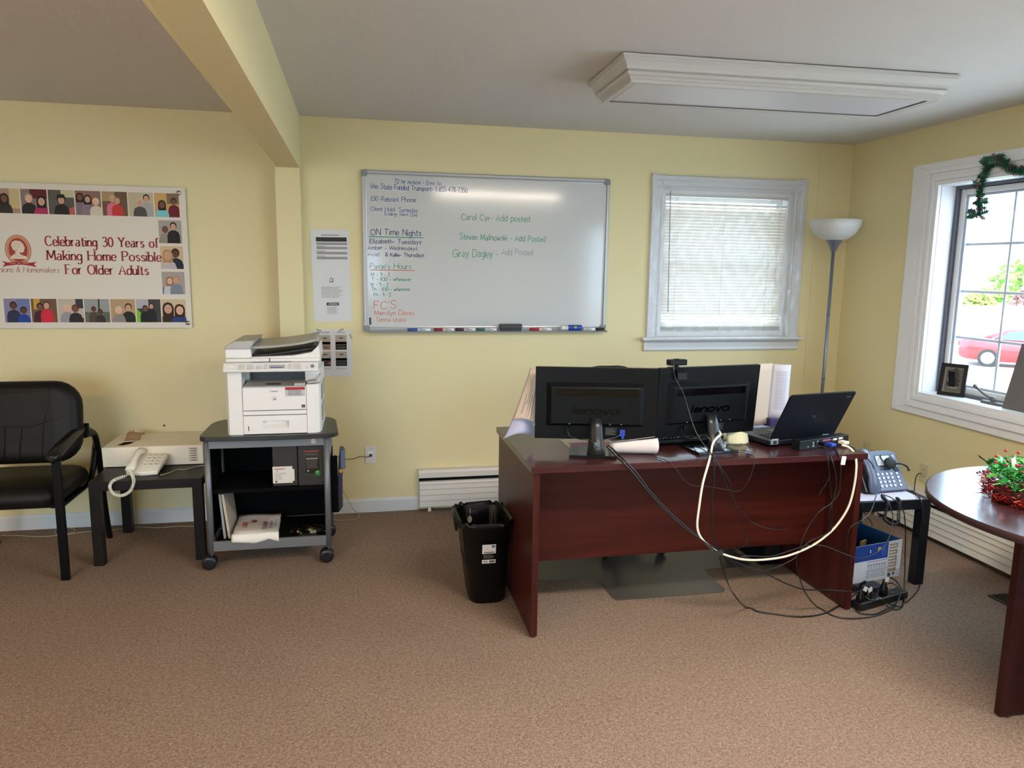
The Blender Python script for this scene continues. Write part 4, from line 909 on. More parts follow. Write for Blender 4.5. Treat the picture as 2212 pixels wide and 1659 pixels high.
for k in range(9):
    a = 2.6+k*.13; pt.tube([wp(a, .15, .06), wp(a, .19, .085+.01*(k % 3))], .0012, 4, sub=1); pt.ball(wp(a, .192, .087+.01*(k % 3)), .0045, n=6)
pt.build('berry_picks', mat('dark_pick', (70, 24, 40), .4), wc)
MB().box(-.010, .010, -.001, .001, 0, .045, X=Matrix.Translation((-.05, .05, .11)) @ Matrix.Rotation(-.3, 4, 'Y')).build('white_tag', m_paper, wc)
# ================================================================ LEFT SIDE
def rr(w, h, r, n=5, cx=0, cy=0):
    out = []
    for sx, sy, a0 in ((1, 1, 0), (-1, 1, 90), (-1, -1, 180), (1, -1, 270)):
        for k in range(n+1):
            a = math.radians(a0+90*k/n); out.append((cx+sx*(w/2-r)+r*math.cos(a), cy+sy*(h/2-r)+r*math.sin(a)))
    return out
m_leather = mat('black_leather', (17, 16, 15), .5, spec=.22, bump=.12, bscale=120); m_bmetal = mat('black_chair_metal', (12, 13, 15), .35, spec=.25, metal=.3)
ch = thing('guest_chair', 'black leather guest chair with arms, cut by the left edge of the photo', 'chair', (-1.72, -.52, 0))
# backrest : puffed rounded slab, leaning back
def puff(w, h, t, r, n=13):
    mb = MB(); R = []
    for i in range(n+1):
        a = -math.pi/2+math.pi*i/n; ins = (1-math.cos(a))*t*.55; y = math.sin(a)*t/2
        R.append([(x, y, z) for x, z in rr(w-2*ins, h-2*ins, max(.01, r-ins), 6)])
    mb.rings(R); return mb
XB = Matrix.Translation((0, .04, .742)) @ Matrix.Rotation(math.radians(-9), 4, 'X')
def xf(mb, X): mb.v = [tuple(X @ Vector(p)) for p in mb.v]; return mb
bk = puff(.575, .43, .10, .13)
bk.v = [(x, y-.018*math.cos(x*4)+.02*x*x*4, z) for x, y, z in bk.v]
back = xf(bk, XB).build('backrest', m_leather, ch)
sm_ = MB(); m_seam = mat('seam_black', (12, 12, 12), .6)
def seam(pts, r=.0022): sm_.tube([XB @ Vector((x, -.0505-.018*math.cos(x*4)+.08*x*x+(.012 if abs(x) > .24 else 0), z)) for x, z in pts], r, 5)
seam([(-.15, .19), (-.14, .08), (-.12, -.01), (-.16, -.2)]); seam([(.15, .19), (.14, .08), (.12, -.01), (.11, -.19)]); seam([(-.12, .0), (-.06, -.018), (.06, -.018), (.12, .0)], .003); seam([(.13, .0), (.20, .02), (.265, .05)]); seam([(-.13, .0), (-.20, .02), (-.265, .05)]); seam([(.02, -.02), (.01, -.1), (.005, -.19)]); seam([(-.06, -.02), (-.065, -.19)])
sm_.build('seam', m_seam, ch)
MB().box(-.30, .30, .075, .09, .66, .72).build('back_bracket', m_bmetal, ch, bevel=.004)
# seat
R = []
for i in range(13):
    a = -math.pi/2+math.pi*i/12; ins = (1-math.cos(a))*.05; z = .415+math.sin(a)*.052
    R.append([(x, y-.05, z+.012*math.cos(y*4)-.03*max(0, -y-.12)) for x, y in rr(.53-2*ins, .52-2*ins, .10-ins*.5, 6)])
MB().rings(R).build('seat', m_leather, ch)
MB().tube([(.10, -.23, .462), (.16, -.17, .472), (.22, -.13, .474), (.245, -.10, .462)], .002, 5).tube([(-.10, -.23, .462), (-.22, -.13, .474)], .002, 5).build('seam', m_seam, ch)
MB().box(-.25, .25, -.22, .2, .352, .366).build('seat_pan', m_bmetal, ch)
for s_ in (-1, 1):
    MB().box(s_*.289-.5*.0-(.040 if s_ > 0 else 0), s_*.289+(0 if s_ > 0 else .040), -.312, -.290, 0, .615).build('leg', m_bmetal, ch, bevel=.003)
    mb = MB(); mb.tube([(s_*.272, .06, .665), (s_*.286, .16, .655), (s_*.292, .20, .60), (s_*.292, .225, .45), (s_*.292, .26, .2), (s_*.292, .30, 0.004)], .017, 8, flat=1.6); mb.build('leg', m_bmetal, ch)
    mb = MB(); mb.tube([(s_*.285, .215, .58), (s_*.262, .19, .42), (s_*.25, .13, .365), (s_*.235, 0, .350), (s_*.235, -.19, .350), (s_*.27, -.30, .375)], .013, 8, flat=2.0); mb.build('frame_bar', m_bmetal, ch)
    Rr = []
    for y, w_, t_, z in ((-.345, .012, .010, .632), (-.335, .028, .024, .634), (-.30, .034, .030, .640), (-.2, .033, .028, .660), (-.05, .030, .026, .680), (.08, .027, .024, .690), (.14, .022, .018, .690), (.15, .010, .008, .690)):
        Rr.append([(s_*.262+w_*math.cos(q*math.pi/6), y, z+t_*math.sin(q*math.pi/6)) for q in range(12)])
    MB().rings(Rr).build('armrest', mat('armrest_black', (14, 15, 17), .32, spec=.35), ch)
    MB().cyl((s_*.20, -.20, .345), (s_*.20, -.20, .372), .01, n=10).build('bolt', m_bmetal, ch)

def lack(label, cx, cy, w_, m, H_=.454):
    t = thing('side_table', label, 'table', (cx, cy, 0), group='square side tables')
    MB().box(-w_/2, w_/2, -w_/2, w_/2, H_-.050, H_).build('tabletop', m, t, bevel=.0015)
    for sx in (-1, 1):
        for sy in (-1, 1): MB().box(sx*w_/2-(.05 if sx > 0 else 0), sx*w_/2+(0 if sx > 0 else .05), sy*w_/2-(.05 if sy > 0 else 0), sy*w_/2+(0 if sy > 0 else .05), 0, H_-.0502).build('leg', m, t, bevel=.001)
    return t
m_bb = wood_mat('black_brown_veneer', (18, 15, 14), (27, 23, 21), .42, 0, 3.)
lack('square black-brown side table holding the cardboard box and white phone', -1.096, -.39, .55, m_bb)

# cardboard box
cb = thing('cardboard_box', 'flat white cardboard box with a torn hole on the left side table', 'box', (-1.125, -.195, .4545))
m_cb = mat('white_cardboard', (238, 229, 210), .7, var=.05, vscale=6); m_kraft = mat('kraft_cardboard', (150, 118, 84), .85)
hx, hy, hz = .26, .18, .109
hole = [(-.205, -.125), (-.165, -.135), (-.135, -.10), (-.125, -.02), (-.155, -.03), (-.185, -.035)]
mb = MB(); mb.box(-hx, hx, -hy, -hy+.004, 0, hz).box(-hx, hx, hy-.004, hy, 0, hz).box(-hx, -hx+.004, -hy+.004, hy-.004, 0, hz).box(hx-.004, hx, -hy+.004, hy-.004, 0, hz).box(-hx, hx, -hy, hy, -.0, .003)
mb.build('carton', m_cb, cb)
top = MB(); O = [(-hx, -hy), (hx, -hy), (hx, hy), (-hx, hy)]
for z in (hz, ):   # lid with a torn opening, built as strips around the hole
    H_ = hole; vs = [(x, y, z) for x, y in O]+[(x, y, z) for x, y in H_]
    top.add(vs, [(0, 4, 5), (0, 5, 6, 1), (1, 6, 7), (1, 7, 2), (2, 7, 8, 3), (3, 8, 9), (3, 9, 4, 0)])
top.build('lid', m_cb, cb, normals=False, solid=.003, soffset=-1)
MB().grid(lambda u, v: (-.185+.075*u+.02*v, -.03+.01*u+.045*v, hz+.004+.045*math.sin(v*2.2)-.01*u), 5, 5).build('torn_flap', m_kraft, cb, normals=False, solid=.003)
MB().prism([(-.17, .14), (-.165, .17), (-.155, .16), (-.145, .172), (-.14, .15), (-.155, .138)], 'y', .0, .003).build('torn_scrap', m_kraft, cb)
mb = MB(); y = -hy-.0005
for i in range(6): text(mb, 'CANLINERS', (.188, y, hz-.020-i*.0135), (1, 0, 0), (0, 0, 1), .0075, .2, col(70, 66, 74), wide=.80)
mb.build('printed_lettering', None, cb, normals=False)
mb = MB(); z = hz+.0006
text(mb, 'SI', (-.075, -.10, z), (1, 0, 0), (0, 1, 0), .030, .26, col(70, 84, 110), wide=1.5)
lab = col(214, 208, 196); mb.box(-.02, .20, -.15, -.04, z, z+.0002, lab); mb.box(.085, .12, -.125, -.07, z+.0002, z+.0004, col(150, 142, 130)); mb.box(.17, .255, -.155, -.115, z, z+.0006, GL); mb.box(.165, .22, .03, .14, z, z+.0004, col(170, 170, 172)); mb.box(.19, .25, -.09, -.05, z+.0003, z+.0006, col(120, 120, 124))
mb.box(.03, .09, .10, .108, z, z+.0004, col(130, 120, 120))
bars(mb, -.015, .08, -.14, -.05, 5, lambda u, v: (u, v, z+.0004), GY, .4, .5, 8); mb.build('shipping_label', None, cb, normals=False)

# corded phone (white)
ph = thing('corded_phone', 'white corded desk phone with big keypad in front of the cardboard box', 'phone', (-1.128, -.475, .4545), (0, 0, math.radians(-5)))
m_ph = mat('ivory_plastic', (238, 234, 220), .38)
XP = Matrix.Translation((0, -.005, .034)) @ Matrix.Rotation(math.radians(17), 4, 'X')
MB().box(-.055, .06, -.075, .08, 0, .03).build('stand', mat('grey_phone_stand', (96, 100, 112), .5), ph, bevel=.004)
mb = MB(); mb.prism([(-.082, -.092), (.0, -.102), (.078, -.09), (.082, .085), (.04, .095), (-.06, .095), (-.078, .085)], 'z', -.008, .016); xf(mb, XP).build('base', m_ph, ph, bevel=.006, seg=3, autosmooth=True)
kp = MB(); kp.box(-.011, .011, -.008, .008, 0, .004)
kb = kp.build('key', mat('key_white', (232, 230, 220), .4), ph, bevel=.0015)
mbk = MB()
for r_ in range(4):
    for c_ in range(3):
        q = kb if r_ == 0 and c_ == 0 else copypart(kb, ph); q.location = XP @ Vector((-.003+c_*.029, .066-r_*.031, .0165)); q.rotation_euler = (math.radians(17), 0, 0)
        ss = '123456789*0#'[r_*3+c_]; ss = {'6': '5', '*': 'x'}.get(ss, ss)
        Y_ = XP.to_3x3() @ Vector((0, 1, 0)); text(mbk, ss, XP @ Vector((-.003+c_*.029-.003, .066-r_*.031-.005, .0212)), (1, 0, 0), tuple(Y_), .010, .2, col(60, 60, 66))
mbk.build('key_digits', None, ph, normals=False)
Rr = []
for y, w_, t_, z in ((-.105, .016, .010, .030), (-.098, .024, .018, .032), (-.06, .025, .018, .036), (-.035, .018, .012, .046), (.035, .018, .012, .052), (.06, .024, .017, .044), (.095, .024, .017, .038), (.102, .014, .008, .036)):
    Rr.append([XP @ Vector((-.056+w_*math.cos(q*math.pi/6), y, z+t_*math.sin(q*math.pi/6))) for q in range(12)])
hs = MB().rings(Rr).build('handset', m_ph, ph)
MB().box(-.062, -.050, -.1065, -.1045, .021, .027, X=XP).build('handset_jack', m_dark, hs)

def coil(pts, R, r, turns, m=None, n=5):
    C = catmull(pts, 24); P = []; L = len(C)-1; tot = turns*9
    for i in range(tot+1):
        f = i/tot*L; k = min(int(f), L-1); p = C[k].lerp(C[k+1], f-k); d = (C[k+1]-C[k]).normalized()
        a = d.cross(Vector((.13, 1, .21))).normalized(); b = d.cross(a); t_ = i/tot*turns*2*math.pi
        e = min(1, i/18, (tot-i)/18)
        P.append(p+(a*math.cos(t_)+b*math.sin(t_))*R*max(.05, e))
    mb = MB(); mb.tube(P, r, n, sub=1); return mb
cc = coil([(-1.196, -.585, .497), (-1.175, -.615, .478), (-1.150, -.672, .452), (-1.165, -.690, .408), (-1.205, -.690, .385), (-1.245, -.688, .395), (-1.262, -.686, .432), (-1.245, -.672, .462), (-1.20, -.60, .466)], .0068, .0022, 62).build('coiled_cord', m_ph)
tag(cc, 'white coiled handset cord looping over the front edge of the side table', 'cord')

# ================================================================ PRINTER CART
ct = thing('printer_cart', 'rolling printer stand with grey metal frame, black top and shelves', 'cart', (-.46, -.60, 0))
m_cart = mat('silver_grey_metal', (112, 114, 118), .4, metal=.3); m_bl = mat('black_laminate', (36, 36, 37), .35, coat=.15); m_pb = mat('black_panel', (6, 6, 7), .8, spec=.1)
topp = []
for k in range(7): a = k/6*math.pi/2; topp.append((.335-.16*(1-math.cos(a)) if 0 else .335-.15+.15*math.sin(a) if 0 else .185+.15*math.cos(a), .09+.15*math.sin(a)))
topp += [(-.15, .24)]
for k in range(7): a = math.pi/2+k/6*math.pi/2; topp.append((-.175+.155*math.cos(a), .085+.155*math.sin(a)))
topp += [(-.333, -.19), (-.327, -.225), (-.30, -.238), (-.15, -.250), (0, -.255), (.15, -.250), (.305, -.238), (.335, -.222), (.352, -.19)]
topp = [(x, y) for x, y in topp if True]
MB().prism(topp, 'z', .688, .712).build('top', m_bl, ct, bevel=.003)
for x in (-.302, .290):
    for y in (-.2, .185):
        MB().cyl((x, y, .085), (x, y, .688), .0155, n=20).build('leg', m_cart, ct)
        c = MB(); c.cyl((x, y, .060), (x, y, .086), .011, n=12); c.rings([[(x-.012+rd*math.cos(a), y+yy, .0385+rd*math.sin(a)) for a in [q*math.pi/14 for q in range(28)]] for yy, rd in ((-.030, .022), (-.028, .032), (-.022, .0372), (-.008, .0378), (-.006, .032), (.006, .032), (.008, .0378), (.022, .0372), (.028, .032), (.030, .022))])
        c.build('caster', m_blk, ct)
for q in ((-.212, -.196, .644, .687), (.183, .192, .644, .687), (-.214, -.19, .098, .140), (.183, .192, .098, .145)): MB().box(-.29, .278, *q).build('rail', m_cart, ct, bevel=.001)
MB().box(-.29, .278, -.212, -.2, .140, .150).build('rail_lip', m_cart, ct)
MB().cyl((.225, -.2125, .668), (.225, -.2135, .668), .014, n=24).build('badge', mat('badge_silver', (190, 188, 184), .25, metal=.7), ct)
MB().box(-.286, .274, -.185, .178, .400, .418).build('shelf', m_pb, ct); MB().box(-.286, .274, -.19, .178, .122, .136).build('shelf', m_pb, ct)
MB().box(-.286, .274, .178, .182, .14, .645).build('back_panel', m_pb, ct)
for x in (-.300, .288):
    mb = MB(); zs = [.15+.03*i for i in range(17)]
    us = [-.18+.024*i for i in range(16)]
    for i in range(len(us)-1): # perforated side panel: strips and bridges leave slots
        mb.box(x, x+.0015, us[i], us[i]+.018, .15, .64)
        for j in range(len(zs)-1): mb.box(x, x+.0015, us[i]+.018, us[i+1], zs[j], zs[j]+.020)
    mb.build('side_panel', m_pb, ct, normals=False)
# pocket on the right side
mb = MB(); px = .307
mb.box(px, px+.036, -.135, -.131, .250, .565).box(px, px+.004, -.13, .12, .255, .56).box(px, px+.036, -.13, .12, .250, .255)
mb.build('side_pocket', m_pb, ct)
mb = MB(); x = px+.036
def curve(u): return x+.020*math.sin(math.pi*min(1, u*1.05))
mb.grid(lambda u, v: (curve(u), -.131+.25*u, .250+(.21-.06*math.cos(u*5))*v), 10, 8); mb.build('pocket_front', mat('pocket_grey_black', (40, 40, 42), .5), ct, normals=False, solid=.003)
mb = MB()
for i in range(4):
    for j in range(6): u = .1+.14*j; mb.ball((curve(u)+.002, -.131+.25*u, .285+i*.034), .0035, n=6, sc=(.3, 1, 1))
mb.build('pocket_holes', m_dark, ct)
fo = thing('ring_folder', 'dark blue folder with a metal ring standing in the cart side pocket', 'folder', (-.118, -.60, .262))
MB().box(-.012, .012, -.11, .10, 0, .30, X=Matrix.Rotation(.07, 4, 'Y')).build('cover', mat('navy_cover', (34, 40, 70), .4), fo, bevel=.004)
MB().prism([(-.16, .235), (-.13, .335), (-.10, .335), (-.10, .235)], 'x', .016, .042).build('tab', mat('slate_blue_plastic', (58, 66, 100), .4), fo, bevel=.006)
MB().cyl((.018, -.152, .225), (.018, -.162, .225), .011, n=14).cyl((.018, -.162, .225), (.018, -.166, .225), .006, n=10).build('ring_knob', mat('brass', (190, 170, 110), .25, metal=.9), fo)

# ================================================================ PRINTER
pr = thing('multifunction_printer', 'large white multifunction laser printer on the cart', 'printer', (-.422, -.62, .7125))
m_pw = mat('printer_white', (226, 222, 218), .38); m_pg = mat('printer_grey', (168, 166, 160), .4); m_pd = mat('printer_dark', (30, 30, 32), .45); m_line = mat('panel_joint', (70, 72, 84), .6)
X0, X1 = -.234, .234; Yf, Yb = -.195, .19
# shell of the body around the delivery opening (world front = -Y)
mb = MB()
mb.prism([(-.155, Yf), (-.222, Yf+.004), (X0, Yf+.022), (X0, Yb), (-.155, Yb)], 'z', 0, .325)
mb.prism([(.160, Yf), (.205, Yf+.004), (.222, Yf+.016), (.230, Yf+.05), (X1, Yb), (.160, Yb)], 'z', 0, .255)
mb.prism([(.150, Yf+.10), (.222, Yf+.11), (X1, Yb), (.150, Yb)], 'z', .255, .325)
mb.box(-.155, .160, Yf+.026, Yb, 0, .101); mb.box(-.155, .160, Yf+.006, Yb, .101, .240); mb.box(-.155, .150, Yf+.17, Yb, .240, .325)
mb.build('body', m_pw, pr)
MB().box(-.1535, .1585, Yf-.001, Yf+.006, .1255, .2435).build('front_door', m_pw, pr, bevel=.002)
MB().box(-.1535, .1585, Yf-.001, Yf+.006, .1015, .1225).build('lower_strip', m_pw, pr, bevel=.001)
mb = MB()   # drawer with recessed handle
a0, a1, c0, c1 = -.060, .070, .030, .070; Y_ = Yf-.0015
mb.box(-.1535, a0, Y_, Yf+.026, .003, .098).box(a1, .1585, Y_, Yf+.026, .003, .098).box(a0, a1, Y_, Yf+.026, .003, c0).box(a0, a1, Y_, Yf+.026, c1, .098)
dr = mb.build('paper_drawer', m_pw, pr)
mb = MB(); mb.prism([(Yf-.001, c0), (Yf+.024, c0+.020), (Yf+.0255, c1), (Yf+.026, c1), (Yf+.026, c0)], 'x', a0, a1)
for xa, xb in ((a0, a0+.016), (a1, a1-.016)): mb.prism([(xa, Yf-.001), (xa, Yf+.026), (xb, Yf+.026)], 'z', c0, c1)
mb.build('drawer_handle', m_pw, dr)
MB().box(-.132, -.128, Y_-.0005, Yf, .020, .045).build('level_gauge', m_pd, dr)
MB().box(-.1550, -.1540, Yf-.0008, Yf+.004, 0, .245).box(.1588, .1600, Yf-.0008, Yf+.004, 0, .245).box(-.154, .159, Yf, Yf+.004, .098, .1015).box(-.154, .159, Yf, Yf+.004, .1225, .1255).build('joint', m_line, pr)
mb = MB(); mb.add([(-.150, Yf-.002, .248), (.158, Yf-.002, .248), (.150, Yf+.16, .262), (-.140, Yf+.16, .262)], [(0, 1, 2, 3)]); mb.box(-.15, .158, Yf-.003, Yf+.002, .243, .250); mb.box(-.04, .03, Yf+.03, Yf+.06, .250, .256, m_pd)
mb.box(.10, .155, Yf+.005, Yf+.09, .250, .262)
mb.build('output_tray', m_pg, pr)
MB().box(-.135, .145, Yf+.164, Yf+.169, .255, .325).build('opening_back', m_pd, pr)
MB().prism([(.165, .258), (.215, .262), (.232, .300), (.222, .300), (.205, .270), (.165, .266)], 'y', Yf+.02, Yf+.09).build('side_ledge', m_pg, pr)
# control panel, slanted, projecting
mb = MB(); mb.prism([(Yf-.030, .326), (Yf-.034, .336), (Yf-.008, .372), (Yb, .372), (Yb, .326)], 'x', X0-.004, X1-.012); cp = mb.build('control_panel', m_pw, pr, bevel=.005, seg=3)
XC = Matrix.Translation((0, Yf-.0355, .3365)) @ Matrix.Rotation(math.radians(54), 4, 'X')
def cpbox(a, b, c, d, h, m): return MB().box(a, b, c, d, 0, h, X=XC).build('button', m, cp)
mb = MB(); mb.box(-.010, .052, .013, .0175, .0006, .0014, mat('lcd_violet', (90, 84, 170), .2), X=XC); mb.box(-.016, .060, .010, .030, 0, .0008, m_pg, X=XC); mb.build('display', m_pg, cp)
r5 = random.Random(5)
btn = MB().box(-.0035, .0035, -.0022, .0022, 0, .0016).build('button', mat('button_grey', (190, 188, 184), .4), cp, bevel=.0008)
k_ = 0
for cx, nx, ny in ((-.160, 3, 4), (-.118, 3, 4), (-.075, 3, 3), (-.038, 2, 4), (.078, 2, 4), (.104, 4, 4), (.165, 1, 2)):
    for i in range(nx):
        for j in range(ny):
            q = btn if k_ == 0 else copypart(btn, cp); k_ += 1
            q.location = XC @ Vector((cx+i*.010, .007+j*.008, .0002)); q.rotation_euler = (math.radians(54), 0, 0)
MB().cyl(XC @ Vector((.195, .020, 0)), XC @ Vector((.195, .020, .003)), .009, n=20).build('start_button', mat('button_dark', (120, 122, 124), .35), cp)
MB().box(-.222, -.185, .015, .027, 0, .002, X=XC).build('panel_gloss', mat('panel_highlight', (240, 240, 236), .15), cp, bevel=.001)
# scanner deck
MB().box(X0+.004, X1-.004, Yf+.004, Yb, .3725, .392).build('scanner_lid', m_pw, pr, bevel=.006, seg=3, autosmooth=True)
# document feeder
mb = MB(); mb.prism([(X0+.002, .392), (X0+.002, .436), (X0+.012, .444), (-.110, .444), (-.105, .392)], 'y', Yf+.03, Yb-.02); mb.build('feeder', m_pw, pr, bevel=.003)
mb = MB(); mb.prism([(X0-.001, .436), (X0+.004, .452), (X0+.05, .478), (-.085, .482), (-.105, .446), (-.105, .436)], 'y', Yf+.024, Yb-.02); mb.build('feeder_cover', m_pg, pr, bevel=.004)
mb = MB(); mb.grid(lambda u, v: (-.108+.325*u, Yf+.022+.030*(1-min(1, (1-u)*5))+(.33)*v, .444+.032*u*u+.003*u+.012*v), 14, 8); mb.build('input_tray', m_pg, pr, normals=False, solid=.010)
mb = MB(); mb.grid(lambda u, v: (-.104+.315*u, Yf+.040+.24*v, .400+.040*u**1.4+.004*v), 12, 4); mb.build('paper_stop', m_pd, pr, normals=False, solid=.016)
mb = MB(); mb.prism([(-.104, .392), (-.104, .398), (.10, .404), (.19, .420), (.222, .452), (.228, .445), (.232, .392)], 'y', Yf+.012, Yb-.03); mb.build('delivery_tray', m_pw, pr, bevel=.002)
MB().box(-.018, -.014, Yf+.002, Yf+.012, .372, .392).box(-.104, .09, Yf-.0, Yf+.004, .3725, .3745).build('lid_joint', m_line, pr)
mb = MB(); text(mb, 'Canon', (-.001, Yf-.0016, .2200), (1, 0, 0), (0, 0, 1), .0088, .2, col(56, 54, 58), contrast=.4, serif=True, center=True, wide=1.2); mb.build('maker_lettering', None, pr, normals=False)
mb = MB(); y = Yf-.0014; mb.box(-.010, .012, y-.0002, y, .176, .196, GL); mb.box(-.0088, .0108, y-.0004, y-.0002, .1772, .1948, col(216, 212, 208))
mb.poly([(-.005, y-.0006, .1800), (.009, y-.0006, .1800), (.006, y-.0006, .1855), (-.001, y-.0006, .1835)], col(80, 80, 86)); mb.poly([(-.004, y-.0006, .1850), (.004, y-.0006, .1925), (.001, y-.0006, .1860)], GY); mb.build('emblem', None, pr, normals=False)
mb = MB(); mb.box(.055, .153, y-.0003, y, .196, .2425, col(186, 184, 186)); mb.box(.055, .153, y-.0005, y-.0002, .229, .2425, col(176, 44, 54))
bars(mb, .070, .145, .200, .229, 4, P2(y-.0005), col(90, 90, 96), .42, .2, 2); mb.build('service_sticker', None, pr, normals=False)
mb = MB(); mb.box(.134, .152, y-.0004, y, .134, .151, col(44, 44, 50)); mb.tube([(.137, y-.0006, .140), (.142, y-.0006, .147), (.149, y-.0006, .145)], .0007, 4, col(220, 220, 220)); mb.box(.137, .150, y-.0006, y, .136, .138, col(200, 200, 200)); mb.build('energy_sticker', None, pr, normals=False)
for z in (.05, .16): MB().box(X1-.001, X1+.0015, Yf+.08, Yb-.02, z, z+.08).build('side_vent', m_pg, pr)

# ================================================================ THINGS ON THE CART
b1 = thing('toner_box', 'dark brown toner box with a white delivery note, upper cart shelf', 'box', (-.385, -.66, .4185)); m_tb = mat('dark_brown_carton', (34, 27, 24), .5)
MB().box(-.063, .063, -.10, .17, 0, .215).build('carton', m_tb, b1, bevel=.002)
mb = MB(); mb.box(-.064, .036, -.1015, -.1005, .016, .106, col(214, 208, 200)); mb.box(.036, .046, -.1015, -.1005, .026, .090, col(214, 208, 200)); mb.box(-.055, -.003, -.1018, -.1015, .091, .095, col(150, 50, 50)); mb.box(-.044, -.039, -.1018, -.1015, .078, .083, col(40, 40, 40)); mb.box(-.052, -.042, -.1018, -.1015, .020, .030, col(60, 60, 60))
bars(mb, -.055, .015, .034, .074, 6, P2(-.1018), GY, .4, .6, 3); mb.build('delivery_note', None, b1, normals=False)
b2 = thing('toner_box', 'dark brown toner box with green-edged panel, right end of the upper cart shelf', 'box', (-.252, -.66, .4185))
MB().box(-.066, .066, -.11, .17, 0, .215).build('carton', m_tb, b2, bevel=.002)
mb = MB(); y = -.1105; mb.box(-.036, .040, y-.0003, y, .182, .188, col(150, 60, 44)); mb.box(-.030, .034, y-.0003, y, .168, .172, col(96, 88, 84)); mb.prism(rr(.080, .098, .01, 3, .006, .110), 'y', y-.0003, y, col(60, 96, 46)); mb.prism(rr(.076, .094, .009, 3, .006, .110), 'y', y-.0006, y-.0002, col(30, 25, 22))
mb.box(-.026, .036, y-.0009, y-.0005, .142, .150, col(130, 124, 118)); bars(mb, -.026, .036, .092, .140, 8, P2(y-.0009), col(92, 86, 82), .5, .15, 4); mb.poly([(-.022, y-.0009, .080), (-.016, y-.0009, .086), (-.010, y-.0009, .080), (-.016, y-.0009, .074)], col(150, 160, 150))
mb.ball((.034, y-.0008, .066), .016, col(52, 110, 44), 12, (1, .04, 1)); mb.ball((.030, y-.0014, .072), .007, col(120, 160, 120), 10, (1, .04, 1)); mb.build('printed_panel', None, b2, normals=False)
rm = thing('paper_ream', 'opened ream of white paper in printed wrapper on the lower cart shelf', 'paper ream', (-.548, -.64, .1375), (0, 0, math.radians(2)))
mb = MB(); mb.grid(lambda u, v: (-.112+.224*u, -.165+.31*v, .046+.004*math.sin(u*5)+.003*math.sin(v*7)-.004*(v < .1)), 8, 8); mb.build('wrapper', mat('ream_wrapper', (208, 202, 194), .5), rm, normals=False, solid=.0012)
MB().box(-.108, .108, -.160, .142, 0, .042).build('paper_stack', mat('ream_paper', (222, 220, 226), .8), rm, bevel=.002)
mb = MB(); mb.grid(lambda u, v: (-.118+.236*u, -.165-.014*math.sin(v*2.4)-.004*math.sin(u*14), .048-.050*v+.006*math.sin(u*9+1)*v), 18, 6); mb.build('torn_wrap_end', mat('ream_wrapper_white', (224, 220, 214), .5), rm, normals=False, solid=.001)
mb = MB(); z = .0535
text(mb, 'FLAGSHIP', (.052, -.125, z), (0, 1, 0), (-1, 0, 0), .020, .2, col(84, 38, 84), wide=.95); mb.prism([(-.034, -.02), (-.010, -.02), (-.010, .03), (-.034, .03)], 'z', z, z+.0003, col(190, 150, 140)); 
mb.ball((-.020, .005, z), .020, col(120, 60, 90), 14, (.8, 1.2, .03)); text(mb, 'MULTI-USE PAPER', (.078, -.12, z), (0, 1, 0), (-1, 0, 0), .010, .2, col(84, 60, 110)); text(mb, 'LUCKY', (-.052, -.09, z), (0, 1, 0), (-1, 0, 0), .022, .24, col(190, 50, 52)); bars(mb, .092, .102, -.1, .02, 3, lambda u, v: (u, v, z), GY, .5, .2, 2)
mb.build('printed_lettering', None, rm, normals=False)
for i, (dx, an, c_, nm, lb) in enumerate(((-.705, 4, (150, 150, 152), 'folder', 'grey folder leaning at the left end of the lower cart shelf'), (-.682, 6, (188, 176, 158), 'folder', 'cream folder leaning against the grey one on the lower cart shelf'))):
    o = MB().box(-.006, .006, -.12, .14, 0, .245).build(nm, mat('folder_%d' % i, c_, .7), bevel=.001); o.location = (dx, -.62, .1375); o.rotation_euler = (0, math.radians(-an), 0); tag(o, lb, 'folder')
pb = thing('plastic_bag', 'clear plastic bag of small parts at the right of the lower cart shelf', 'bag', (-.282, -.70, .1375))
rb_ = random.Random(4)
mb = MB(); mb.grid(lambda u, v: (-.095+.185*u, -.075+.15*v, .004+.030*math.sin(math.pi*u)*math.sin(math.pi*v)+.006*math.sin(u*19+v*11)*math.sin(math.pi*v)+.006*math.sin(v*23)), 22, 18); mb.build('bag_film', clear('bag_plastic', (225, 228, 226), 2.4, .12, bump=.6, bscale=18, haze=.08), pb, normals=False)
MB().ball((-.05, -.03, .012), .010, n=10).ball((-.035, -.045, .009), .007, n=10).cyl((.0, 0, .008), (.04, .02, .012), .008, n=10).build('metal_part', mat('brass', (190, 170, 110), .25, metal=.9), pb)
MB().box(.012, .045, -.045, -.02, .022, .0225, X=Matrix.Rotation(.3, 4, 'X')).build('bag_label', m_paper, pb); MB().tube([(.03, .03, .012), (.07, .05, .014), (.08, .01, .012), (.05, 0, .012), (.04, .04, .014)], .004, 6).build('adapter_cord', mat('black_plastic', (24, 24, 26), .45), pb)
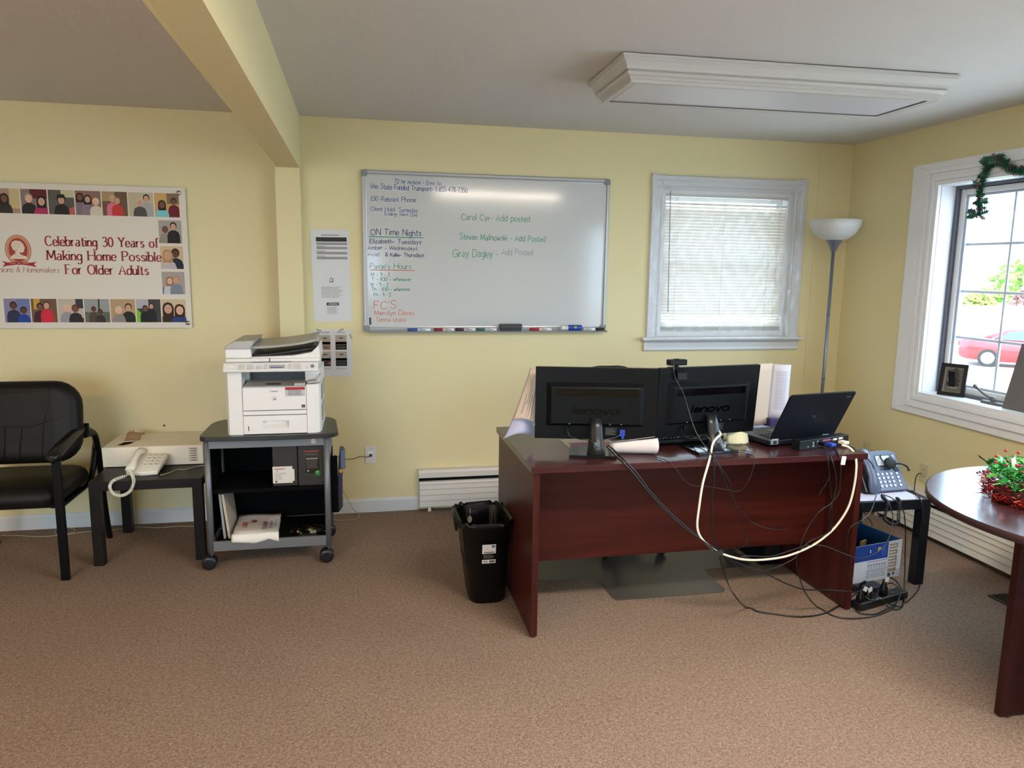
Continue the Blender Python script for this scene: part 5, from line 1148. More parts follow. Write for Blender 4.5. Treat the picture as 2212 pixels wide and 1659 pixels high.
# ================================================================ DESK
dk = thing('desk', 'mahogany desk with modesty panel carrying two monitors and a laptop', 'desk', (1.48, -1.43, 0))
DX0, DX1 = .694-1.48, 2.268-1.48
MB().box(DX0, DX1, -.40, .40, .734, .762).build('tabletop', wood_mat('desk_top_wood', (52, 23, 25), (68, 33, 33), .28, 0, 3., .3), dk, bevel=.0015)
m_dw = wood_mat('desk_panel_wood', (52, 16, 13), (70, 26, 21), .38, 0, 2.6); m_dl = wood_mat('desk_leg_wood', (54, 19, 17), (74, 31, 26), .38, 2, 2.6)
for x in (DX0+.012, DX1-.040): MB().box(x, x+.028, -.388, .388, .008, .7338).build('leg_panel', m_dl, dk, bevel=.0012)
MB().box(DX0+.0405, DX1-.0405, -.175, -.157, .258, .7338).build('modesty_panel', m_dw, dk)
for x in (DX0+.026, DX1-.026):
    for y in (-.36, .36): MB().cyl((x, y, 0), (x, y, .009), .015, n=12).build('glide', m_blk, dk)

# ================================================================ MONITORS
m_mon = mat('monitor_black', (8, 9, 11), .42, spec=.16); m_glossy = mat('glossy_black', (14, 14, 16), .12); m_logo = mat('logo_black', (1, 1, 2), .16, spec=.35)
m_satin = mat('satin_dark_stand', (24, 26, 30), .3, metal=.3)
def monitor(label, loc, rz, tilt, cable):
    t = thing('monitor', label, 'monitor', loc, (0, 0, rz), group='pair of monitors on the desk')
    XM = Matrix.Translation((0, 0, .219)) @ Matrix.Rotation(tilt, 4, 'X') @ Matrix.Translation((0, 0, -.219))
    W_, z0_, z1_ = .2705, .057, .381
    mb = MB(); mb.box(-W_, W_, -.008, .014, z0_, z1_, X=XM); mb.build('housing', m_mon, t, bevel=.002)
    MB().box(-W_+.016, W_-.016, .0142, .0148, z0_+.022, z1_-.016, X=XM).build('screen', m_glossy, t)
    a, b, c, d = -.218, .216, .119, .311
    R = [[(x, y_, z) for x, z in ((a+i, c+i*.6), (b-i, c+i*.6), (b-i, d-i), (a+i, d-i))] for y_, i in ((-.008, -.002), (-.026, .016), (-.028, .020))]
    mb = MB(); mb.rings(R, smooth=False, X=XM); mb.build('rear_cover', m_mon, t)
    MB().box(-.182, .182, -.0288, -.0275, .254, .286, X=XM).build('vent', m_logo, t)
    mb = MB(); xd = XM.to_3x3() @ Vector((1, 0, 0)); yd = XM.to_3x3() @ Vector((0, 0, 1))
    text(mb, 'lenovo', XM @ Vector((0, -.0284, .176)), tuple(xd), tuple(yd), .031, .26, m_logo, slant=.24, center=True, fit=.200, gap=1.1); mb.build('maker_lettering', None, t, normals=False, solid=.001, soffset=0)
    mb = MB(); mb.box(.045, .098, -.0084, -.008, .075, .112, col(26, 27, 30), X=XM); bars(mb, .047, .094, .078, .108, 5, lambda u, v: XM @ Vector((u, -.0087, v)), col(110, 108, 100), .3, .5, 9); mb.build('rating_label', None, t, normals=False)
    mb = MB()
    for x in (-.12, .01, .06, .11): mb.box(x, x+.006, -.0290, -.0283, .128, .132, X=XM)
    mb.build('port_icons', col(120, 118, 112), t, normals=False)
    if cable == 'blue':
        MB().box(.108, .132, -.026, -.008, .076, .104, X=XM).cyl(XM @ Vector((.12, -.018, .080)), XM @ Vector((.122, -.020, .062)), .006, n=10).build('video_plug', mat('vga_blue', (30, 58, 160), .4), t, bevel=.002)
    else:
        MB().box(.022, .050, -.030, -.010, .080, .112, X=XM).cyl(XM @ Vector((.036, -.022, .080)), XM @ Vector((.036, -.024, .062)), .008, n=10).build('video_plug', mat('white_plastic', (226, 226, 224), .4), t, bevel=.003)
    MB().box(-.132, -.108, -.026, -.008, .092, .112, X=XM).build('power_plug', m_mon, t, bevel=.002)
    # stand: tapered satin column and flat glossy foot
    sec = [(.160, .026, -.052, -.020), (.125, .030, -.066, -.028), (.085, .033, -.080, -.040), (.045, .036, -.096, -.052), (.012, .043, -.118, -.058), (.010, .045, -.122, -.056)]
    R = []
    for z, hw, ya, yb in sec:
        cy, hh = (ya+yb)/2, (yb-ya)/2
        R.append([(hw*math.cos(q)*(1 if abs(math.cos(q)) < .9 else .98), cy+hh*math.sin(q), z) for q in [k*math.pi/8 for k in range(16)]])
    MB().rings(R).build('stand_column', m_satin, t)
    MB().prism([(-.120, -.128), (.085, -.138), (.098, -.06), (.085, .06), (-.105, .06), (-.118, -.04)], 'z', 0, .012).build('stand_foot', m_glossy, t, bevel=.002)
    MB().box(-.012, .016, -.104, -.092, .040, .062).build('cable_clip', mat('clip_grey', (96, 106, 112), .35), t, bevel=.003)
    return t
monitor('left black monitor seen from behind, blue video plug, papers hanging at its edge', (1.038, -1.600, .762), math.radians(-13), 0, 'blue')
monitor('right black monitor seen from behind, webcam on top, white video plug', (1.577, -1.600, .762), math.radians(8.5), math.radians(4.5), 'white')
wc_ = thing('webcam', 'black webcam clipped on top of the right monitor', 'webcam', (1.398, -1.640, 1.142), (0, 0, math.radians(8)))
MB().box(-.045, .045, -.018, .016, .012, .038).build('camera_body', m_mon, wc_, bevel=.004)
MB().box(-.012, .012, -.008, .010, .038, .0405).build('top_button', m_mon, wc_, bevel=.001)
MB().cyl((0, 0, 0), (0, 0, .013), .009, n=12).box(-.03, .035, -.012, .03, -.006, .002).build('mount', m_mon, wc_, bevel=.001)
MB().prism([(-.013, .0), (-.030, -.020), (-.034, -.052), (-.026, -.052), (-.020, -.024), (-.008, -.004)], 'x', -.012, .038).build('clip', m_mon, wc_, bevel=.002)
MB().cyl((0, .016, .025), (0, .019, .025), .009, n=14).build('lens', m_glossy, wc_)

# ================================================================ LAPTOP AND DOCK
la = thing('laptop', 'open black laptop seen from behind at the right end of the desk', 'laptop', (2.0615, -1.6263, .762), (0, 0, .1886))
m_lap = mat('laptop_black', (18, 21, 28), .42, spec=.25, var=.1, vscale=8); m_silv = mat('silver_hinge', (150, 154, 162), .35, metal=.4)
MB().box(-.196, .196, 0, .260, .010, .032).build('base', m_lap, la, bevel=.003)
XL_ = Matrix.Translation((0, .006, .034)) @ Matrix.Rotation(math.radians(26.6), 4, 'X')
MB().prism(rr(.390, .260, .014, 4, 0, .132), 'y', -.007, .001, X=XL_).build('lid', m_lap, la, bevel=.0015)
MB().box(-.182, .182, .001, .0016, .018, .244, X=XL_).build('screen', m_glossy, la)
for x in (-.168, .140): MB().box(x-.022, x+.020, -.006, .012, .014, .042).build('hinge', m_silv, la, bevel=.002)
MB().box(-.178, -.160, -.0075, -.006, .018, .032).build('network_port', m_dark, la)
mb = MB(); C0 = [XL_ @ Vector((.013*math.cos(a), -.0076, .120+.013*math.sin(a))) for a in [1.9-k*.22 for k in range(11)]]; mb.tube(C0, .0009, 4, sub=1); mb.build('emblem', mat('emblem_silver', (150, 156, 160), .3, metal=.6), la)
mb = MB(); mb.box(.148, .172, -.0076, -.0070, .232, .2350, X=XL_); mb.build('model_badge', MATS['emblem_silver'], la)
kb = MB(); key_ = kb.box(-.0072, .0072, -.0072, .0072, 0, .003).build('key', mat('key_black', (30, 31, 34), .4), la, bevel=.001)
k = 0
for r_ in range(5):
    for c_ in range(15):
        q = key_ if k == 0 else copypart(key_, la); k += 1; q.location = (-.140+c_*.0195+(r_ % 2)*.004, .125-r_*.0195, .0322)
MB().box(-.04, .04, .15, .205, .0322, .0328).build('touchpad', mat('touchpad_grey', (48, 50, 54), .3), la)
dc = thing('docking_station', 'black docking station with cable ports in front of the laptop', 'dock', (2.124, -1.654, .762), (0, 0, .282))
m_dock = mat('dock_grey_black', (18, 20, 24), .45, spec=.25)
MB().box(-.166, .166, -.042, .008, 0, .046).build('case', m_dock, dc, bevel=.003)
def port(x, z, w_, h_, m, nm='port'): return MB().box(x-w_/2, x+w_/2, -.0445, -.0415, z-h_/2, z+h_/2).build(nm, m, dc, bevel=.0006)
m_pv = mat('parallel_port_violet', (150, 60, 110), .4); m_pw2 = mat('dvi_port_white', (205, 204, 196), .4); m_pm = mat('port_metal', (160, 160, 158), .3, metal=.7)
port(.012, .034, .042, .009, m_pv); port(-.014, .034, .004, .006, m_pm); port(.038, .034, .004, .006, m_pm); port(.068, .033, .026, .009, m_pw2); port(.106, .034, .026, .009, m_pw2); port(.052, .032, .004, .006, m_pm); port(.124, .034, .004, .006, m_pm)
MB().cyl((-.078, -.0445, .030), (-.078, -.041, .030), .0055, n=14).build('audio_jack', mat('jack_green', (90, 150, 96), .4), dc); MB().cyl((-.078, -.0445, .016), (-.078, -.041, .016), .0055, n=14).build('audio_jack', m_pm, dc)
port(-.050, .030, .010, .014, m_pm); port(-.112, .014, .010, .003, m_pm, 'icon')
for x, z, m, w_ in ((-.048, .026, m_mon, .010), (.016, .017, mat('vga_blue', (30, 58, 160), .4), .034), (.104, .019, mat('beige_plug', (222, 206, 184), .4), .036)):
    MB().box(x-w_/2, x+w_/2, -.082, -.0446, z-.007, z+.007).build('cable_plug', m, dc, bevel=.003)

# ================================================================ KEYBOARD, PAPERS
kb_ = thing('keyboard', 'black keyboard on the desk between the two monitor stands', 'keyboard', (1.262, -1.600, .7655), (0, 0, math.radians(7)))
XK = Matrix.Translation((0, 0, .022)) @ Matrix.Rotation(math.radians(-6), 4, 'X')
MB().box(0, .44, 0, .145, -.006, .012, X=XK).build('case', m_mon, kb_, bevel=.003)
for x in (.02, .40): MB().box(x, x+.022, .010, .018, .0, .020).build('foot', m_mon, kb_)
kk = MB().box(-.0075, .0075, -.0075, .0075, 0, .008).build('key', MATS['key_black'], kb_, bevel=.002)
k = 0
for r_ in range(6):
    for c_ in range(21):
        if c_ in (14, 18): continue
        q = kk if k == 0 else copypart(kk, kb_); k += 1; q.location = XK @ Vector((.022+c_*.0197, .018+r_*.0215, .012)); q.rotation_euler = (math.radians(-6), 0, 0)
def sheet(name, label, cat, fn, m, nu=12, nv=12, solid=.0006, loc=None, rz=0, grp=None):
    o = MB().grid(fn, nu, nv).build(name, m, normals=False, solid=solid); 
    if loc: o.location = loc; o.rotation_euler = (0, 0, rz)
    return tag(o, label, cat, grp)
m_sty = mat('yellow_note', (214, 204, 128), .8, trans=.15); m_py = mat('pale_yellow_paper', (218, 214, 178), .8, trans=.1)
sheet('sticky_note', 'yellow-green sticky note lying on the keyboard', 'note', lambda u, v: (-.04+.08*u, -.035+.07*v, .004*math.sin(u*3)), mat('green_yellow_note', (176, 174, 128), .8), loc=(1.415, -1.545, .8070), rz=.1, nu=6, nv=6)
sheet('curled_note', 'curled pale yellow note standing between right monitor stand and laptop', 'note', lambda u, v: (.11*u, -.03*math.sin(u*3.0)+.02*v, .001+.052*v*(1-.25*u)+.012*math.sin(u*3.14)*v), m_py, loc=(1.715, -1.555, .7628))
sheet('yellow_note', 'small yellow note folded behind the curled note on the desk', 'note', lambda u, v: (-.03+.085*u, .01+.05*v, .004+.030*v+.004*math.sin(u*6)), m_sty, loc=(1.705, -1.50, .7632), rz=.2)
sheet('desk_paper', 'white paper lying under the left edge of the laptop', 'paper', lambda u, v: (.19*u, .14*v, .001+.001*math.sin(u*5)), mat('paper_blue_white', (222, 224, 228), .8), loc=(1.70, -1.48, .7625), rz=.1)
cp_ = thing('colour_print', 'paper with purple and green printed blocks behind the left monitor foot', 'paper', (.945, -1.560, .7625), (0, 0, .03))
MB().box(0, .235, 0, .20, 0, .0012).build('sheet', mat('cream_paper', (224, 206, 178), .8), cp_)
mb = MB(); z = .0015
for a, b, c, d, q in ((.02, .11, .055, .12, (168, 110, 138)), (.11, .15, .06, .12, (206, 130, 118)), (.02, .15, .018, .055, (122, 176, 158)), (.175, .225, .10, .15, (226, 172, 140)), (.175, .225, .05, .10, (206, 140, 124)), (.175, .225, .02, .05, (190, 190, 130))): mb.box(a, b, c, d, z, z+.0003, col(*q))
mb.build('printed_blocks', None, cp_, normals=False)
ro = MB()
def rollp(u, v):
    a = -2.6+5.6*v; r_ = (.024+.016*u)*(1-.05*v); return (1.098+.195*u, -1.640-.050*u+r_*math.sin(a), .7635+r_*1.02-r_*math.cos(a)*1.0)
ro.grid(rollp, 14, 28); o = ro.build('rolled_paper', mat('roll_paper', (216, 206, 204), .75, trans=.1), normals=False, solid=.0008); tag(o, 'loosely rolled white paper lying between the monitors', 'paper')
hp = thing('hanging_papers', 'white printed papers curling off the left edge of the left monitor', 'paper', (0, 0, 0))
def hang(u, v, off=0, ex=0):
    L = (.642+.130*v**.85, .800+.322*v); Rx = (.782+.03*v, .806+.320*v)
    x = L[0]*(1-u)+Rx[0]*u; z = L[1]*(1-u)+Rx[1]*u + .028*math.sin(math.pi*u)*(1-v)**2
    y = -1.445-.045*math.sin(u*2.6)*(1-.6*v)+off-.03*(1-v)*(1-u)
    return (x, y, z)
m_hp = mat('warm_paper', (226, 208, 190), .8, trans=.25); m_hb = mat('cool_paper', (196, 198, 226), .8, trans=.25)
MB().grid(lambda u, v: (lambda p: (p[0]+.001, p[1]+.006, p[2]))(hang(u, v)), 16, 16).build('sheet', m_hb, hp, normals=False, solid=.0005)
def hang2(u, v):
    p = hang(u, .28*(1-u*.2)+v*(1-.28*(1-u*.2))); return (p[0]+.014*u, p[1]-.006-.03*u*(1-v), p[2]+(.010*math.sin(3*u)-.02*u)*(1-v))
MB().grid(hang2, 16, 16).build('sheet', m_hp, hp, normals=False, solid=.0005)
mb = MB()
for i, (a, l0, l1) in enumerate(((.34, .30, .78), (.42, .05, .6), (.50, .04, .5), (.28, .1, .35), (.62, .02, .9), (.22, .1, .5))):
    P = [Vector(hang2(a, l0+(l1-l0)*k/6))+Vector((0, -.0010, 0)) for k in range(7)]; mb.tube(P, .0012, 4, sub=1)
mb.build('printed_text', col(130, 124, 140), hp, normals=False)
sp = thing('standing_paper', 'printed sheets standing upright behind the laptop and right monitor', 'paper', (0, 0, 0))
m_sp = mat('standing_sheet', (214, 208, 216), .8, trans=.2)
MB().grid(lambda u, v: (2.132+.108*u+.012*v, -1.20-.02*math.sin(u*3)+.01*v, .806+.286*v-.006*u), 10, 8).build('sheet', m_sp, sp, normals=False, solid=.0006)
MB().grid(lambda u, v: (2.040+.095*u+.006*v, -1.215+.018*u, .770+.326*v), 8, 8).build('sheet', mat('standing_sheet_warm', (220, 202, 184), .8, trans=.2), sp, normals=False, solid=.0006)
mb = MB(); bars(mb, .2, .78, .16, .88, 22, lambda u, v: Vector((2.132+.108*u+.012*v, -1.2015-.02*math.sin(u*3)+.01*v, .806+.286*v-.006*u)), col(178, 172, 182), .5, .12, 3); mb.build('printed_text', None, sp, normals=False)
MB().box(2.125, 2.275, -1.235, -1.165, .7625, .805).build('document_holder', mat('dark_purple_plastic', (50, 38, 84), .4), sp, bevel=.003)
st = MB().box(-.05, .05, -.035, .035, 0, .014).box(-.046, .04, -.03, .03, .014, .022, mat('blue_grey_cover', (120, 140, 180), .5)).build('notepad_stack', mat('notepad_white', (210, 206, 200), .7), bevel=.001); st.location = (2.03, -1.32, .7625); st.rotation_euler = (0, 0, .4); tag(st, 'small stack of notepads behind the right monitor', 'notepad')

# ================================================================ BEHIND AND UNDER THE DESK
mt = MB(); pts = [(.885, -1.20), (.90, -1.24), (.94, -1.255), (1.15, -1.255), (1.18, -1.27), (1.185, -1.50), (1.20, -1.53), (1.75, -1.535), (1.775, -1.51), (1.78, -1.27), (1.80, -1.255), (2.0, -1.255), (2.06, -1.24), (2.075, -1.20), (2.075, -.35), (.885, -.35)]
mt.prism(pts, 'z', .0005, .003)
mv = bpy.data.materials.new('vinyl_mat'); mv.use_nodes = True; nt = mv.node_tree; pb_ = nt.nodes['Principled BSDF']; pb_.inputs['Base Color'].default_value = (*lin((86, 81, 79)), 1); pb_.inputs['Roughness'].default_value = .28; pb_.inputs['Alpha'].default_value = .66
cm = mt.build('chair_mat', mv); tag(cm, 'translucent grey vinyl chair mat on the carpet under the desk', 'mat')
oc = thing('office_chair', 'black office chair behind the desk, mostly hidden by the monitors', 'chair', (1.465, -.80, .003))
m_fab = mat('chair_black_fabric', (24, 24, 26), .7)
for k in range(5):
    a = k*2*math.pi/5+.35; c_, s_ = math.cos(a), math.sin(a)
    MB().tube([(0, 0, .10), (.15*c_, .15*s_, .095), (.28*c_, .28*s_, .07)], lambda t: .024-.010*t, 8).build('base_arm', m_mon, oc)
    MB().cyl((.28*c_-.012*s_, .28*s_+.012*c_, .028), (.28*c_+.012*s_, .28*s_-.012*c_, .028), .028, n=16).cyl((.28*c_, .28*s_, .03), (.28*c_, .28*s_, .075), .008, n=8).build('caster', m_blk, oc)
MB().cyl((0, 0, .08), (0, 0, .42), .025, n=14).build('gas_lift', m_mon, oc)
xf(puff(.48, .46, .09, .12), Matrix.Translation((0, 0, .46)) @ Matrix.Rotation(math.pi/2, 4, 'X')).build('seat', m_fab, oc)
xf(puff(.44, .50, .07, .16), Matrix.Translation((0, .235, .755)) @ Matrix.Rotation(math.radians(-8), 4, 'X')).build('backrest', m_fab, oc)
MB().tube([(0, .05, .40), (0, .24, .42), (0, .27, .55), (0, .27, .75)], .016, 8).build('back_bracket', m_mon, oc)
tw_ = thing('computer_tower', 'black computer tower on the carpet behind the right desk leg', 'computer', (2.170, -1.06, .0))
MB().box(-.058, .058, -.21, .21, .008, .42).build('case', m_mon, tw_, bevel=.004)
MB().box(-.045, .045, -.2115, -.2095, .05, .38).build('rear_plate', mat('tower_rear_metal', (44, 45, 48), .4, metal=.5), tw_)
for x in (-.045, .045): MB().box(x-.012, x+.012, -.19, .19, 0, .009).build('foot', m_blk, tw_)

# ================================================================ WASTEBASKET
bn = thing('wastebasket', 'black plastic wastebasket with bin liner beside the desk', 'wastebasket', (.576, -1.335, 0))
m_bin = mat('bin_black_plastic', (7, 7, 8), .36, spec=.25)
def br(w_, h_, r_, z, dx=0): return [(x+dx, y, z) for x, y in rr(w_, h_, r_, 6)]
R = [br(.165, .225, .055, 0, .012), br(.172, .235, .058, .004, .012), br(.232, .315, .065, .375, 0), br(.238, .322, .066, .378, 0), br(.246, .330, .068, .392, 0), br(.246, .330, .068, .402, 0), br(.236, .320, .064, .404, 0), br(.226, .308, .060, .395, 0), br(.160, .22, .05, .012, .012)]
MB().rings(R).build('bin', m_bin, bn)
m_lin = mat('bin_liner_film', (9, 9, 10), .3, spec=.3, bump=.5, bscale=26)
rl = random.Random(9); N_ = 84
def lr(w_, h_, r_, z, amp, f, dx=0, ph=0):
    P = rr(w_, h_, r_, 20)[:N_]; out = []
    for i, (x, y) in enumerate(P):
        q = 1+amp*math.sin(i*f+ph)+amp*.6*math.sin(i*f*1.7+ph*2); droop = .0
        out.append((x*q+dx, y*q, z+.006*math.sin(i*f*.7+ph)))
    return out
R = [lr(.15, .21, .05, .05, .02, .9, .012), lr(.19, .26, .05, .2, .03, .8, .0, 1), lr(.222, .300, .058, .36, .02, 1.1, 0, 2), lr(.236, .318, .062, .404, .010, 1.3, 0, 3), lr(.250, .334, .068, .412, .012, 1.3, -.002, 3), lr(.256, .340, .070, .398, .015, 1.6, -.004, 4), lr(.258, .342, .070, .372, .018, 1.4, -.004, 5)]
for k_i, ring_i in enumerate(R[4:]):   # loose fold on the left side of the rim
    for i, (x, y, z) in enumerate(ring_i):
        g = max(0, -x-.09)/.035
        if g > 0: g = min(1, g)*math.exp(-((y+.02)/.09)**2); ring_i[i] = (x-.046*g*(1-.2*k_i), y, z-.016*g*k_i+.004*math.sin(i*1.9))
        f = math.exp(-((y+.165)/.05)**2); x, y, z = ring_i[i]
        if k_i > 0: ring_i[i] = (x, y, z+f*(.030 if k_i == 2 else .014))
MB().rings(R, caps=False).build('bin_liner', m_lin, bn, normals=False)
mb = MB(); y = -.1665
def bl_(a, b, c, d, m_, o_=0): mb.box(a, b, y-.0005-o_, y-.0001-o_, c, d, m_, X=Matrix.Translation((0, 0, 0)) @ Matrix.Rotation(0, 4, 'X'))
XW = Matrix.Translation((0, -.0995-.0625, .375)) @ Matrix.Rotation(math.radians(6.5), 4, 'X') @ Matrix.Translation((0, .162, -.375))
lb_ = MB(); y = -.1645
for a, b, c, d, m_, o_ in ((-.028, .036, .262, .308, col(206, 200, 192), 0), (-.028, .036, .212, .231, col(206, 200, 192), 0), (.016, .032, .292, .304, col(90, 110, 150), .0005), (-.015, .028, .276, .288, col(206, 200, 192), .0002), (-.013, .000, .2845, .2855, col(90, 90, 90), .0005), (-.013, -.012, .276, .2855, col(90, 90, 90), .0005), (-.02, .03, .266, .271, col(90, 90, 92), .0005), (-.022, -.002, .216, .227, col(150, 148, 146), .0005), (.006, .032, .216, .227, col(96, 96, 98), .0005)):
    lb_.box(a, b, y-.0004-o_, y-o_, c, d, m_, X=XW)
bars(lb_, -.022, .032, .236, .257, 4, lambda u, v: XW @ Vector((u, y-.0004, v)), col(120, 116, 110), .4, .3, 6); lb_.build('product_label', None, bn, normals=False)
tg_ = MB(); tg_.prism([(q[0]*.012, q[1]*.020) for q in [(math.cos(a), math.sin(a)) for a in [k*math.pi/6 for k in range(12)]]], 'y', -.001, .001); tg_.tube([(0, 0, .02), (.002, .004, .04), (.0, .01, .055)], .001, 5)
o = tg_.build('oval_tag', mat('tag_white', (214, 210, 200), .6), bn); o.location = (-.045, .128, .335); o.rotation_euler = (.2, 0, 0)

# ================================================================ RIGHT SIDE TABLE AND PHONE
lack('small black side table with the desk phone, between desk and round table', 2.5415, -1.350, .547, mat('black_table_foil', (14, 16, 22), .4, spec=.3))
o = MB().box(-.16, .19, -.11, .13, 0, .0015).build('table_paper', mat('paper_violet_white', (206, 204, 222), .7)); o.location = (2.585, -1.50, .4546); o.rotation_euler = (0, 0, -.06); tag(o, 'white paper lying under the desk phone on the small black table', 'paper')
dp = thing('desk_phone', 'grey office desk phone with handset and screen on the small side table', 'phone', (2.675, -1.455, .4565), (0, 0, math.radians(3)))
m_dp = mat('phone_blue_grey', (84, 93, 118), .35); m_db = mat('phone_black', (20, 22, 28), .35)
XD = Matrix.Translation((0, -.045, .012)) @ Matrix.Rotation(math.radians(56), 4, 'X')
MB().prism([(-.085, -.004), (.100, -.004), (.098, .20), (.05, .214), (-.05, .214), (-.085, .205)], 'z', -.016, .008, X=XD).build('body', m_dp, dp, bevel=.004)
MB().prism([(-.04, .0), (.03, .0), (.09, .150), (.0, .03)], 'x', -.08, .08).build('stand', m_db, dp)
MB().box(-.040, .055, .128, .188, .008, .0095, X=XD).build('bezel', m_db, dp); MB().box(-.034, .049, .132, .184, .0092, .0105, X=XD).build('screen', mat('phone_screen', (200, 206, 214), .15), dp)
kk = MB().cyl((0, 0, 0), (0, 0, .005), .0062, n=12).build('key', mat('key_silver', (190, 196, 214), .25, metal=.3), dp); k = 0
for r_ in range(4):
    for c_ in range(5):
        q = kk if k == 0 else copypart(kk, dp); k += 1; q.location = XD @ Vector((-.055+c_*.027+(.008 if c_ == 4 else 0), .022+r_*.021, .008)); q.rotation_euler = (math.radians(56), 0, 0)
for i in range(4): q = copypart(kk, dp, XD @ Vector((.072, .128+i*.017, .008)), (math.radians(56), 0, 0))
for i in range(3): MB().box(-.03+i*.024, -.016+i*.024, .108, .113, .008, .011, X=XD).build('soft_key', m_db, dp)
MB().cyl(XD @ Vector((.068, .108, .008)), XD @ Vector((.068, .108, .013)), .014, n=20).build('navigation_key', m_db, dp)
MB().prism([(-.062, -.006), (-.155, -.01), (-.150, .205), (-.075, .205)], 'z', -.05, .004, X=XD).build('handset_cradle', m_db, dp, bevel=.01)
Rr = []
for v, w_, t_, h_ in ((-.012, .014, .012, .012), (-.004, .026, .020, .016), (.035, .027, .018, .022), (.07, .022, .013, .034), (.13, .022, .013, .036), (.17, .027, .018, .026), (.215, .028, .018, .018), (.226, .016, .010, .014)):
    Rr.append([XD @ Vector((-.108+1.25*w_*math.cos(q*math.pi/6), v, h_+t_*math.sin(q*math.pi/6))) for q in range(12)])
MB().rings(Rr).build('handset', m_dp, dp)
hd = thing('headset', 'black headset earpiece hung over the desk phone screen', 'headset', (2.700, -1.448, .598))
MB().lathe([(.001, -.010), (.024, -.010), (.030, -.004), (.030, .004), (.022, .011), (.001, .013)], n=22, X=Matrix.Rotation(math.radians(60), 4, 'X'), sx=1.15).build('ear_pad', mat('black_foam', (22, 24, 26), .7), hd)
MB().tube([(.02, -.01, -.004), (.05, -.02, .0), (.08, -.025, -.015), (.095, -.022, -.032)], .0045, 8).ball((.096, -.022, -.034), .007).build('microphone_boom', m_db, hd)
MB().tube([(-.03, 0, 0), (-.04, .02, .02), (-.02, .05, .03), (.01, .06, .02)], .004, 6).build('ear_hook', m_db, hd)

# open carton under the table
bx = thing('carton', 'open blue and white carton on the carpet under the small black table', 'box', (2.768, -1.508, 0), (0, 0, math.radians(11)))
m_cbl = mat('carton_blue', (28, 62, 140), .5); m_cin = mat('carton_inside_blue', (30, 74, 120), .6); m_cw = mat('carton_white', (200, 206, 218), .55); m_ct = mat('carton_tan', (150, 138, 122), .6)
w_, d_, h_ = .33, .27, .202
mb = MB(); mb.box(-w_, 0, 0, .003, 0, h_, m_cw).box(-w_, 0, d_-.003, d_, 0, h_, m_cin).box(-.003, 0, .003, d_-.003, 0, h_, m_cin).box(-w_, -w_+.003, .003, d_-.003, 0, h_, m_cin).box(-w_, 0, 0, d_, 0, .003, m_cw); mb.build('carton', None, bx)
mb = MB(); y = 0
mb.box(-w_, -.098, -.0006, 0, .118, h_, m_cbl).box(-.096, -.002, -.0006, 0, .004, h_, mat('carton_pale', (196, 200, 210), .5)).box(-.090, -.030, -.0009, -.0005, .035, .19, m_ct)
mb.poly([(-.160+.011*math.cos(a), -.0012, .170+.011*math.sin(a)) for a in [k*math.pi/8 for k in range(16)]], col(226, 208, 60)); mb.poly([(-.160+.006*math.cos(a), -.0014, .170+.006*math.sin(a)) for a in [k*math.pi/6 for k in range(12)]], col(130, 120, 40))
mb.box(-.145, -.112, -.001, -.0006, .130, .190, col(50, 84, 160)); mb.box(-.225, -.220, -.0012, -.0006, .158, .174, col(220, 224, 230))
mb.box(-.24, -.098, -.001, -.0005, .108, .110, col(40, 44, 60)).box(-.24, -.098, -.001, -.0005, .060, .062, col(40, 44, 60)).box(-.24, -.098, -.001, -.0005, .094, .0955, col(70, 74, 90))
for i in range(7):
    a = -.232+i*.019; mb.box(a, a+.010, -.001, -.0005, .086, .090, col(60, 62, 70)); bars(mb, a, a+.013, .066, .084, 4, P2(-.001), col(130, 134, 146), .5, .1, i)
bars(mb, -.24, -.10, .020, .056, 4, P2(-.001), col(150, 154, 164), .5, .1, 40); bars(mb, -.088, -.012, .05, .20, 9, P2(-.0013), col(216, 220, 228), .4, .5, 41)
mb.box(-.088, -.068, -.0013, -.0008, .012, .030, col(70, 72, 70)).box(-.055, -.038, -.0013, -.0008, .016, .030, col(90, 92, 90)).box(-.045, -.032, -.0013, -.0008, .040, .044, col(190, 60, 60)).box(-.026, -.004, -.0013, -.0008, .012, .044, col(170, 182, 204))
mb.build('carton_print', None, bx, normals=False)
for i, (x, y_, c_, nm) in enumerate(((-.20, .10, (70, 74, 56), 'dark green packet inside the open carton'), (-.15, .14, (150, 128, 60), 'mustard packet inside the open carton'), (-.235, .06, (50, 52, 54), 'grey packet inside the open carton'))):
    o = MB().box(-.025, .025, -.006, .006, 0, .17, X=Matrix.Rotation(.15, 4, 'X')).build('packet', mat('packet_%d' % i, c_, .4)); p_ = Matrix.Translation((2.768, -1.508, 0)) @ Matrix.Rotation(math.radians(11), 4, 'Z') @ Vector((x, y_, .004)); o.location = p_; o.rotation_euler = (0, 0, .5); tag(o, nm, 'packet')
